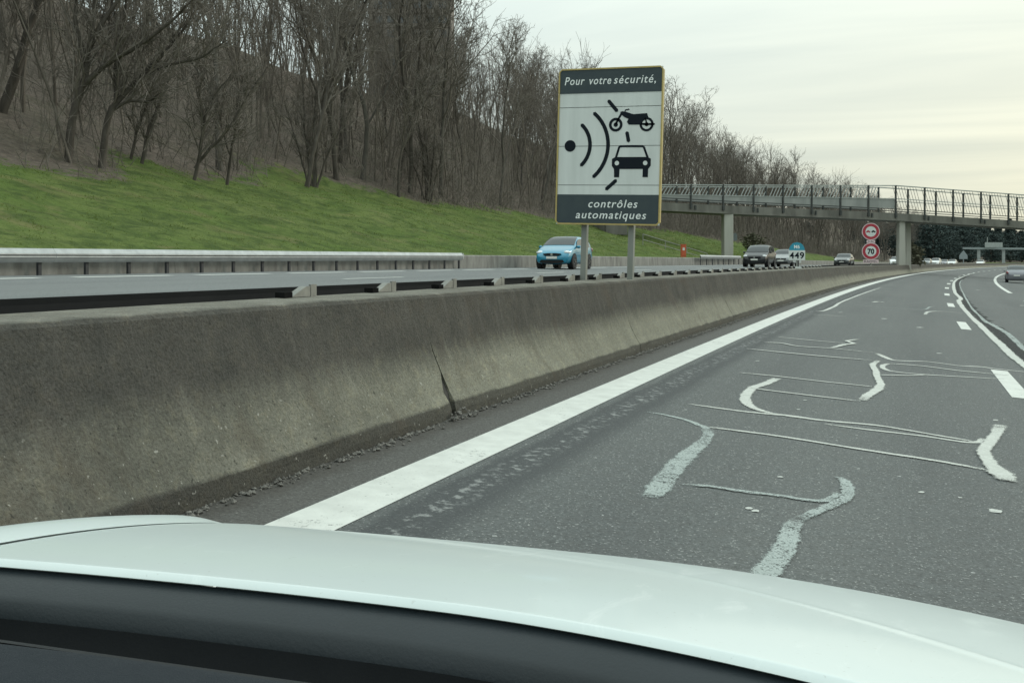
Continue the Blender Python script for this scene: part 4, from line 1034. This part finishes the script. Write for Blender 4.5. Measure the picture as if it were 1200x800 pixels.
def tree_meshes(seed, h, r0, lean=(0, 0), fork=.55, spread=1.0, limbs=13, bare=.28, dense=1.0):
    rng = np.random.default_rng(seed); tr = TB(); br = TB()
    d0 = np.array([lean[0], lean[1], 1.0])
    tp, dd = limb(rng, np.array([0, 0, -.3]), d0, h*.92, 12, .075, .03)
    u = np.linspace(0, 1, 13); trad = r0*(1-u)**.75+.025; trad[0] *= 1.35
    tr.tube(tp, trad, 7)
    def children(pts, rad, lvl, ln, cnt, lo):
        for c in range(cnt):
            f = lo+(1-lo)*rng.random()**.85; x = f*(len(pts)-1); i = min(int(x), len(pts)-2); p = pts[i]+(pts[i+1]-pts[i])*(x-i)
            ax = pts[i+1]-pts[i]; ax = ax/np.linalg.norm(ax)
            q = rng.normal(0, 1, 3); q -= ax*(q@ax); q /= np.linalg.norm(q)
            a = (.42+.42*rng.random())*(spread if lvl == 1 else 1.2)
            dr = ax*math.cos(a)+q*math.sin(a)
            l2 = ln*(.55+.6*rng.random())*(1.15-.65*f if lvl == 1 else 1)
            r = min(rad*(1-f)**.6*.62+.006, rad*.6)
            n = (7, 5, 4, 3)[lvl-1]
            bp, _ = limb(rng, p, dr, l2, n, (.12, .16, .2, .22)[lvl-1], (.13, .09, .06, .04)[lvl-1])
            rr_ = max(min(r, .075), (.045, .025, .016, .012)[lvl-1])
            br.tube(bp, np.linspace(rr_, max(.009, rr_*.35), n+1), (5, 4, 3, 3)[lvl-1])
            if lvl < 4:
                children(bp, rr_, lvl+1, l2*(.52, .50, .5)[lvl-1], int(((6, 4, 2)[lvl-1])*dense*(.7+.6*rng.random())+.5), .22)
    children(tp, r0, 1, h*.42, limbs, bare)
    if fork:
        i = int(3+rng.random()*3); q = rng.normal(0, 1, 3); q[2] = 0; q /= np.linalg.norm(q)
        fp, _ = limb(rng, tp[i], np.array([q[0]*.5, q[1]*.5, 1]), h*fork, 9, .07, .05)
        tr.tube(fp, np.linspace(r0*.6, .03, 10), 6); children(fp, r0*.6, 1, h*.30, int(limbs*.6), .25)
    return tr.mesh('trunk', M['bark'] if seed % 2 else M['bark2']), br.mesh('branches', M['twig'])
def put_tree(meshes, L, s, rz, sc, label, group=None, name='bare_tree', cat='tree', z=None):
    t = thing(name, label, cat, W(L, s, zg(L, s)-.1 if z is None else z), rz, group); t.scale = (sc, sc, sc*random.uniform(.92, 1.08))
    link('trunk', meshes[0], None, t); link('branches', meshes[1], None, t); return t
V_ = [tree_meshes(11, 15, .14), tree_meshes(12, 17, .16, fork=.6), tree_meshes(13, 14, .12, spread=.8, limbs=15), tree_meshes(14, 16, .13, (.06, .0), spread=.75),
      tree_meshes(15, 13, .11, (-.08, .05), limbs=15), tree_meshes(16, 16, .15, fork=.65, spread=1.1), tree_meshes(17, 15, .11, spread=.7, limbs=16, fork=0), tree_meshes(18, 14, .125, (.1, -.04))]
# slim young trees
Y_ = [tree_meshes(31, 6.5, .06, (.18, .05), fork=.5, limbs=9, bare=.2), tree_meshes(32, 5.5, .05, (.3, -.1), fork=.55, limbs=8, bare=.2), tree_meshes(33, 7.5, .065, (-.05, .1), fork=.6, limbs=10, bare=.25)]
# --- individual trees along the front of the wood
def drawn_tree(seed, stems, twig_len=2.2):
    """tree on given stems: (points (across, up) in metres, base radius); depth wanders freely; twigs grow all round"""
    rng = np.random.default_rng(seed); tr = TB(); br = TB()
    for pts, r in stems:
        p = np.array([(x, 0, z) for x, z in pts], float); n = 14
        u = np.linspace(0, 1, len(p)); v = np.linspace(0, 1, n); q = np.stack([np.interp(v, u, p[:, i]) for i in range(3)], 1)
        q[1:-1] = (q[:-2]+2*q[1:-1]+q[2:])/4
        q[:, 1] += np.cumsum(rng.normal(0, .09, n))*np.linspace(0, 1, n); q[:, 0] += np.cumsum(rng.normal(0, .025, n)); 
        rad = r*(1-v)**.7+.02; tr.tube(q, rad, 7)
        for c in range(int(5+len(pts)*3)):
            x = (.25+.75*rng.random())*(n-1); i = min(int(x), n-2); ax = q[i+1]-q[i]; ax /= np.linalg.norm(ax)
            w = rng.normal(0, 1, 3); w -= ax*(w@ax); w /= np.linalg.norm(w); d = ax*.9+w*.6+np.array([0, 0, .35])
            l1 = twig_len*(.7+1.0*rng.random())*(1.3-.7*x/n); b1, d1 = limb(rng, q[i], d, l1, 6, .15, .08); r1 = min(rad[i]*.5, .05); br.tube(b1, np.linspace(r1, .012, 7), 4)
            for e in range(5):
                j = 1+int(rng.random()*5); b2, d2 = limb(rng, b1[j], d1+rng.normal(0, .75, 3), l1*(.3+.35*rng.random()), 4, .18, .06); br.tube(b2, np.linspace(.020, .010, 5), 3)
                for g_ in range(2):
                    b3, _ = limb(rng, b2[1+int(rng.random()*3)], d2+rng.normal(0, .7, 3), l1*(.15+.15*rng.random()), 2, .2, .05); br.tube(b3, np.linspace(.013, .009, 3), 3)
    return tr.mesh('trunk', M['bark']), br.mesh('branches', M['twig'])
CY = math.radians(20.312)
big3 = drawn_tree(51, [([(-.3, -.4), (.4, 1.4), (.9, 3.0), (1.5, 4.6), (2.0, 6.2), (2.6, 9.5)], .22), ([(1.0, 3.2), (.3, 5.0), (.1, 7.5), (-.4, 10)], .12)])
big1 = drawn_tree(52, [([(0, -.4), (.12, 1.2), (.3, 2.4), (.62, 3.5), (.75, 4.4), (1.0, 6.0), (1.3, 8.4), (1.5, 11)], .165), ([(.55, 3.3), (1.4, 4.2), (2.6, 5.0), (4.2, 6.1), (5.4, 7.4)], .11), ([(.75, 4.4), (.4, 6.4), (.5, 9.2)], .09), ([(.8, 4.8), (2.1, 7.4), (2.8, 10)], .09)])
big2 = drawn_tree(53, [([(0, -.4), (.1, 1.0), (.35, 2.4), (.95, 3.2), (2.1, 4.5), (3.2, 5.7), (4.2, 7.6)], .145), ([(.42, 2.5), (1.1, 2.9), (1.9, 2.85), (2.5, 3.2)], .06), ([(.6, 2.7), (.5, 4.6), (.9, 6.8), (.9, 9)], .09), ([(1.4, 3.7), (2.6, 4.4), (4.0, 4.7), (5.0, 5.3)], .06)])
Yd = [drawn_tree(61, [([(0, -.2), (.35, 1.2), (.5, 2.4), (.9, 3.3), (1.7, 4.2)], .065), ([(.1, .5), (.8, 1.4), (1.6, 2.2), (2.3, 3.5), (3.0, 4.6)], .055), ([(.5, 2.2), (.3, 3.6), (.5, 4.6)], .03)], 1.2),
      drawn_tree(62, [([(0, -.2), (.3, 1.5), (.5, 2.8), (.9, 4.4)], .055), ([(.25, 1.3), (-.2, 2.6), (-.1, 3.8)], .03)], 1.1),
      drawn_tree(63, [([(0, -.2), (.25, 1.5), (.8, 3.4), (1.2, 5.2)], .06), ([(-.5, -.2), (-.1, 1.5), (.5, 3.2), (1.0, 4.6)], .05)], 1.1)]
clumpt = drawn_tree(64, [([(0, -.2), (-.3, 2), (-.5, 4.2), (-.6, 7)], .07), ([(.1, -.2), (.2, 2.2), (.6, 4.6), (.9, 7.4)], .075), ([(-.15, -.2), (-.8, 2.0), (-1.5, 4.2)], .05), ([(.2, -.2), (.9, 2.1), (1.9, 4.0), (2.6, 5.6)], .055), ([(.1, -.2), (.05, 3), (.2, 6)], .06)], 1.6)
front = [
 (big3, -36.3, 33.2, CY, 1.0, 'thick dark trunk at the far left edge leaning right'),
 (big1, -31.5, 31.9, CY, 1.0, 'tall dark forked tree at the grass edge with one long limb reaching right'),
 (big2, -30.8, 33.0, CY, 1.0, 'low dark tree bending right over the grass with crooked side branches'),
 (Yd[0], -31.0, 38.7, CY, 1.1, 'forked slanting young tree lowest on the left grass'),
 (Yd[1], -31.2, 41.4, CY, 1.1, 'slender young tree just right of the forked slanting one'),
 (Yd[2], -32.4, 37.0, CY, 1.1, 'pair of thin slanted stems on the grass between the bent tree and the forked sapling'),
 (clumpt, -33.0, 51.5, CY, 1.0, 'clump of slim stems fanning out of one base on the upper grass'),
 (clumpt, -32.0, 64.0, CY+2.6, .95, 'fan of slim stems at the grass edge below the tower block'),
 (V_[5], -34.0, 44.5, 1.0, 1.05, 'grey trunked tree just behind the two saplings on the bank'),
 (V_[2], -32.6, 50.2, 1.3, .95, 'multi stemmed bare tree standing alone on the grass edge mid bank'),
 (V_[0], -35.0, 57.2, 2.0, 1.05, 'upright bare tree directly behind the top of the grass slope centre'),
 (Y_[2], -32.4, 60.6, 2.0, 1.2, 'thin sapling at the grass edge below the tower block'),
 (V_[6], -33.2, 63.5, 0.7, 1.12, 'slim straight bare tree below the tower block edge'),
 (V_[1], -34.2, 70.0, 4.0, 1.0, 'tall forked bare tree against the sky right of the tower block'),
 (V_[3], -33.5, 79.5, 3.0, .88, 'curving bare tree against the sky between tower block and big sign'),
 (V_[5], -33.2, 88.0, 5.2, .90, 'wide crowned bare tree just left of the big sign'),
 (V_[7], -32.5, 100.0, 2.2, 1.0, 'bare tree partly hidden by the big sign'),
]
for m, L, s, rz, sc, lb in front: put_tree(m, L, s, rz, sc, lb)
GR = 'bare winter trees of the embankment wood'
rows = []
rnd = random.Random(5)
for i in range(300):
    s = 6+rnd.random()**1.05*290
    dep = rnd.random()**1.25
    Lf = litter_edge(s)-1.2
    L = Lf-dep*(34 if s < 150 else 26)
    rows.append((L, s))
ok = []
for L, s in rows:
    if all((L-a)**2+(s-b)**2 > 2.2**2 for a, b in ok) and all((L-f[1])**2+(s-f[2])**2 > 2.0**2 for f in front): ok.append((L, s))
for i, (L, s) in enumerate(ok[:180]):
    put_tree(V_[rnd.randrange(8)], L, s, rnd.random()*6.3, rnd.uniform(.8, 1.12)*(1.12 if 52 < s < 73 else 1 if s < 73 else .82 if s < 115 else .95 if s < 190 else .85), 'bare leafless tree within the dense winter wood above the grass embankment', GR)

# undergrowth: thin shoots and brush between the trunks
def brush(name, n, srange, depth, hmin, hmax, seed):
    rng = np.random.default_rng(seed); tb = TB()
    for i in range(n):
        s = srange[0]+rng.random()*(srange[1]-srange[0]); L = litter_edge(s)+1.5*rng.random()**3-rng.random()**1.4*depth
        p = np.array(W(L, s, zg(L, s)-.05)); h = hmin+(hmax-hmin)*rng.random()**2
        d = np.array([rng.normal(0, .35), rng.normal(0, .35), 1.0])
        a, dd = limb(rng, p, d, h, 4, .15, .03); r = .010+.009*rng.random()+s*.00006
        tb.tube(a, np.linspace(r, r*.4, 5), 3)
        for q in range(5):
            j = 1+int(rng.random()*3); b, _ = limb(rng, a[j], dd+rng.normal(0, .7, 3), h*(.25+.3*rng.random()), 2, .2, .03); tb.tube(b, np.linspace(r*.6, r*.3, 3), 3)
    me = tb.mesh(name, M['brush']); o = link(name, me, None); o['kind'] = 'stuff'; return o
# the mass of thin pole trees filling the wood behind those that can be told apart
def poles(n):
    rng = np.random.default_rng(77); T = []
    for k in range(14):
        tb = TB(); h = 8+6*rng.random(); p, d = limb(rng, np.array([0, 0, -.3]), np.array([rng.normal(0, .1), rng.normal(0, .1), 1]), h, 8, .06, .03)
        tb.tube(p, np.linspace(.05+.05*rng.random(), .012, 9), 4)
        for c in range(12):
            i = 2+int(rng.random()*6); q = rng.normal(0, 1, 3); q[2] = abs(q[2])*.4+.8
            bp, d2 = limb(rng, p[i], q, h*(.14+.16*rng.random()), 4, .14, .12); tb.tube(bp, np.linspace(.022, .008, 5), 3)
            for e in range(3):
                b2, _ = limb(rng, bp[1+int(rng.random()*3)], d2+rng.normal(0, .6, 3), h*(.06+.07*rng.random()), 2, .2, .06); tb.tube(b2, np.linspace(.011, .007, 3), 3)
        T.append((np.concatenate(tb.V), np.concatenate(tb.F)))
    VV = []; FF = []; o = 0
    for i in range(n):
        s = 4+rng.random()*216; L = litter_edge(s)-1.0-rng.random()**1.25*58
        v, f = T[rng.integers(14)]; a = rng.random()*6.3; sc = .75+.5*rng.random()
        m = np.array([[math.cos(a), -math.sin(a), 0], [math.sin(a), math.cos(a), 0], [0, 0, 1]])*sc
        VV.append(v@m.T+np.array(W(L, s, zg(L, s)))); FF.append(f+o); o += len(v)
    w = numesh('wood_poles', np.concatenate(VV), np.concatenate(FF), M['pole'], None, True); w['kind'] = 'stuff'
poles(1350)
brush('undergrowth', 6500, (6, 210), 34, .8, 5.5, 3)
brush('brambles', 2600, (60, 230), 9, .5, 2.2, 4)

# evergreen masses far right, beyond the bridge
def evergreen(seed, h, rad, mat='needle', n=2600, cone=True, leaf=.34):
    rng = np.random.default_rng(seed)
    t = rng.random(n)**.8; z = h*(.08+.92*t)
    env = rad*((1-t)**.8 if cone else np.sqrt(np.clip(1-(2*t-.9)**2, 0.05, 1)))
    env = env*(1+.35*np.sin(t*40+rng.random()*6)*.5)
    a = rng.random(n)*2*PI; lobe = 1+.3*np.sin(3*a+seed)+.2*np.sin(5*a+t*9); r = env*np.sqrt(rng.random(n)*.85+.15)*lobe
    c = np.stack([r*np.cos(a), r*np.sin(a), z], 1)
    sz = leaf*(.6+.8*rng.random(n))*h/12
    v1 = rng.normal(0, 1, (n, 3)); v1[:, 2] *= .5; v1 /= np.linalg.norm(v1, axis=1)[:, None]
    v2 = np.cross(v1, rng.normal(0, 1, (n, 3))); v2 /= np.linalg.norm(v2, axis=1)[:, None]
    V = np.stack([c-v1*sz[:, None], c+v2*sz[:, None]*.5, c+v1*sz[:, None], c-v2*sz[:, None]*.5], 1).reshape(-1, 3)
    o = numesh('crown', V, np.arange(4*n).reshape(-1, 4), M[mat]); me = o.data; bpy.data.objects.remove(o)
    tb = TB(); tb.tube(np.array([[0, 0, -.5], [0, 0, h*.5], [0.1, 0, h*.93]]), [h*.022, h*.014, .03], 6)
    return tb.mesh('trunk', M['bark']), me
E_ = [evergreen(1, 14, 3.2), evergreen(2, 12, 3.4, cone=False), evergreen(3, 16, 3.6), evergreen(4, 11, 3.8, cone=False)]
rnd = random.Random(9)
def put_ever(L, s, k, sc, lb, gp):
    t = thing('evergreen_tree', lb, 'tree', W(L, s, zg(L, s)-.2), rnd.random()*6.3, gp); t.scale = (sc, sc, sc)
    link('trunk', E_[k][0], None, t); link('crown', E_[k][1], None, t)
for i in range(95):
    s = 255+rnd.random()*240; L = -20-rnd.random()**1.2*45
    k = rnd.randrange(4); put_ever(L, s, k, min(1.0, max(.35, (1.0+.041*s-max(0, zg(L, s)))/(14, 12, 16, 11)[k]))*rnd.uniform(.62, 1.05), 'dark evergreen tree in the distant belt of trees beyond the bridge', 'distant dark evergreens')
for i in range(26):
    s = 420+rnd.random()*200; L = -18+rnd.random()*60
    k = rnd.randrange(4); put_ever(L, s, k, rnd.uniform(.7, .95), 'dark evergreen tree in the distant belt of trees beyond the bridge', 'distant dark evergreens')
# shrubs on the bank near the bridge
SH = [evergreen(21, 2.6, 1.6, 'leafd', 700, False, 1.1), evergreen(22, 3.4, 1.5, 'leafd', 800, False, 1.0)]
def shrub(L, s, k, sc, lb, z=None):
    t = thing('shrub', lb, 'shrub', W(L, s, (zg(L, s) if z is None else z)-.1), s, 'shrubs on the verge'); t.scale = (sc, sc, sc)
    link('stem', SH[k][0], None, t); link('foliage', SH[k][1], None, t)
shrub(-4.75, 134, 1, .95, 'dark leafy shrub growing right beside the median bridge pier', .6)
shrub(-29.5, 98, 1, .8, 'dull green shrub high on the bank under the left end of the bridge')
shrub(-22.5, 128, 0, .8, 'low shrub on the verge behind the grey saloon')

# ------------------------------------------------------------------ tower block behind the wood
tw = thing('tower_block', 'brown grey concrete tower block rising out of view behind the wood', 'building', (-89.5, 181, 0), math.radians(20.3))
tw.location = (-80.6, 183.6, 0)
TH, TWd = 78.0, 16.0
mb = MB(); mb.box((-TWd/2, 6, TH/2+10), (TWd, 12, TH)); mb.build('wall', M['tower'], tw)
wm = MB(); wm.box((0, 0, 0), (1.5, .12, 1.4)); wme = wm.mesh('window'); wme.materials.append(M['towerg'])
for f in range(22):
    for c in range(6):
        o = link('window', wme, None, tw); o.location = (-1.6-2.5*c, -.03, 26+2.8*f)
for f in range(0, 22):
    mb = MB(); mb.box((-TWd/2, -.08, 27.35+2.8*f), (TWd-.2, .2, .22)); mb.build('floor_band', M['tower'], tw)

# ------------------------------------------------------------------ the car the photograph is taken from
own = thing('white_car', 'white car bonnet and dark windscreen base in the immediate foreground', 'car', (0, 0, 0))
def zhood(x, y):
    c = x+.4; t = y-.9
    return 1.163-.09*t-.16*t*abs(t)-(.11 if c > 0 else .022)*c*c
def crest(x):   # how far forward the bonnet reaches
    c = x+.4; return 1.60-.10*(abs(c)/.65)**3
def rear(x):
    c = x+.4
    return .905-(.045 if c > 0 else .022)*(abs(c)/.5)**1.6
XL, XR = -1.02, .30
nx, ny = 150, 110; mb = MB(); vs = []
crA, crB = Vector((-.62, 1.46)), Vector((-.08, 1.16))
for i in range(nx+1):
    x = XL+(XR-XL)*i/nx
    for j in range(ny+1):
        v = j/ny
        y0, y1 = rear(x), crest(x)
        y = y0+(y1-y0)*v
        z = zhood(x, y)
        # rolled lip along the windscreen edge
        q = (y-y0)
        if q < .008: z -= .007*(1-math.sqrt(max(0, 1-((.008-q)/.008)**2)))
        # rounded nose
        e = y1-y
        if e < .05: z -= .035*(1-math.sqrt(max(0, 1-((.05-e)/.05)**2)))
        # edges roll to the shut line
        for ed in (x-XL, XR-x):
            if ed < .006: z -= .003*(1-math.sqrt(max(0, 1-((.006-ed)/.006)**2)))
        # swage line running diagonally over the bonnet (both sides of the middle)
        for sx in (1,):
            p = Vector((x, y)); d = (crB-crA).normalized(); w = p-crA; t = w.dot(d); dist = d.x*w.y-d.y*w.x
            z += .0012*math.exp(-(dist/.006)**2)*min(1, max(0, (t+.05)/.15))
        vs.append((x, y, z))
mb.add(vs, [(i*(ny+1)+j, (i+1)*(ny+1)+j, (i+1)*(ny+1)+j+1, i*(ny+1)+j+1) for i in range(nx) for j in range(ny)])
mb.build('bonnet', M['hood'], own, smooth=True)
def wing(x0, x1, nm):
    sgn = -1 if x1 < x0 else 1; mb = MB(); vs = []; n = 14; ys = fr(.45, 1.56, .03)
    for y in ys:
        for k in range(n+1):
            u = k/n; x = x0+sgn*.0035+(x1-x0)*math.sin(u*PI/2) if u < 1 else x1
            zb_ = zhood(x0, max(y, .87))
            if y < .87: zb_ += (.87-y)*.35
            z = zb_+.010*math.sin(min(u*2.2, 1)*PI/2)-.085*(u**3.2)-.05*max(0, (y-1.38)/.18)**2
            vs.append((x, y, z-(.35 if k == n else 0)))
    m = n+1; mb.add(vs, [(i*m+j, (i+1)*m+j, (i+1)*m+j+1, i*m+j+1) for i in range(len(ys)-1) for j in range(n)])
    return mb.build(nm, M['hood'], own, smooth=True)
wing(XL, XL-.13, 'wing'); wing(XR, XR+.13, 'wing')
# front below the bonnet
mb = MB(); vs = []; xs = fr(XL-.12, XR+.12, .08); prof = [(0, -.045), (.05, -.12), (.09, -.25), (.11, -.42), (.08, -.60), (.0, -.72)]
for x in xs:
    for dy, dz in prof: vs.append((x, crest(min(max(x, XL), XR))+dy+.004, zhood(min(max(x, XL), XR), 1.6)+dz))
m = len(prof); mb.add(vs, [(i*m+j, (i+1)*m+j, (i+1)*m+j+1, i*m+j+1) for i in range(len(xs)-1) for j in range(m-1)])
mb.build('front_bumper', M['hood'], own, smooth=True)
# cowl trough under the rear lip of the bonnet
mb = MB(); vs = []; xs = fr(XL-.05, XR+.05, .03)
prof = [(.006, -.010), (-.004, -.014), (-.012, -.016), (-.034, -.025), (-.041, -.030), (-.046, -.046)]
for x in xs:
    for dy, dz in prof: vs.append((x, rear(x)+dy, zhood(x, rear(x))+dz))
m = len(prof); mb.add(vs, [(i*m+j, (i+1)*m+j, (i+1)*m+j+1, i*m+j+1) for i in range(len(xs)-1) for j in range(m-1)])
mb.build('scuttle_panel', M['scuttle'], own, smooth=True)
mb = MB(); vs = []
prof = [(-.043, -.040), (-.060, -.075), (-.10, -.095), (-.13, -.088), (-.16, -.070), (-.20, -.062)]
for x in xs:
    for dy, dz in prof: vs.append((x, rear(x)+dy, zhood(x, rear(x))+dz))
m = len(prof); mb.add(vs, [(i*m+j, (i+1)*m+j, (i+1)*m+j+1, i*m+j+1) for i in range(len(xs)-1) for j in range(m-1)])
mb.build('cowl_panel', M['cowl'], own, smooth=True)
mb = MB(); mb.tube([(-.98, .765, 1.098), (-.72, .790, 1.104), (-.45, .800, 1.108), (-.2, .79, 1.092)], .006, 8)
wp = mb.build('wiper', M['rail_back'], own, smooth=True)
mb = MB(); mb.beam((-.92, .783, 1.110), (-.3, .806, 1.112), .006, .008); mb.build('wiper_blade', M['black'], wp)
# dashboard top
mb = MB(); vs = []; xs = fr(-1.05, .30, .05)
prof = [(.006, -.05), (.008, -.022), (.004, -.010), (-.006, -.003), (-.02, 0), (-.08, .004), (-.2, .004), (-.32, -.02), (-.36, -.06), (-.37, -.25)]
for x in xs:
    yy = .735-.02*((x+.4)/.6)**2
    for dy, dz in prof: vs.append((x, yy+dy, 1.150+dz-.012*((x+.4)/.6)**2))
m = len(prof); mb.add(vs, [(i*m+j, (i+1)*m+j, (i+1)*m+j+1, i*m+j+1) for i in range(len(xs)-1) for j in range(m-1)])
mb.build('dashboard', M['dash'], own, smooth=True)
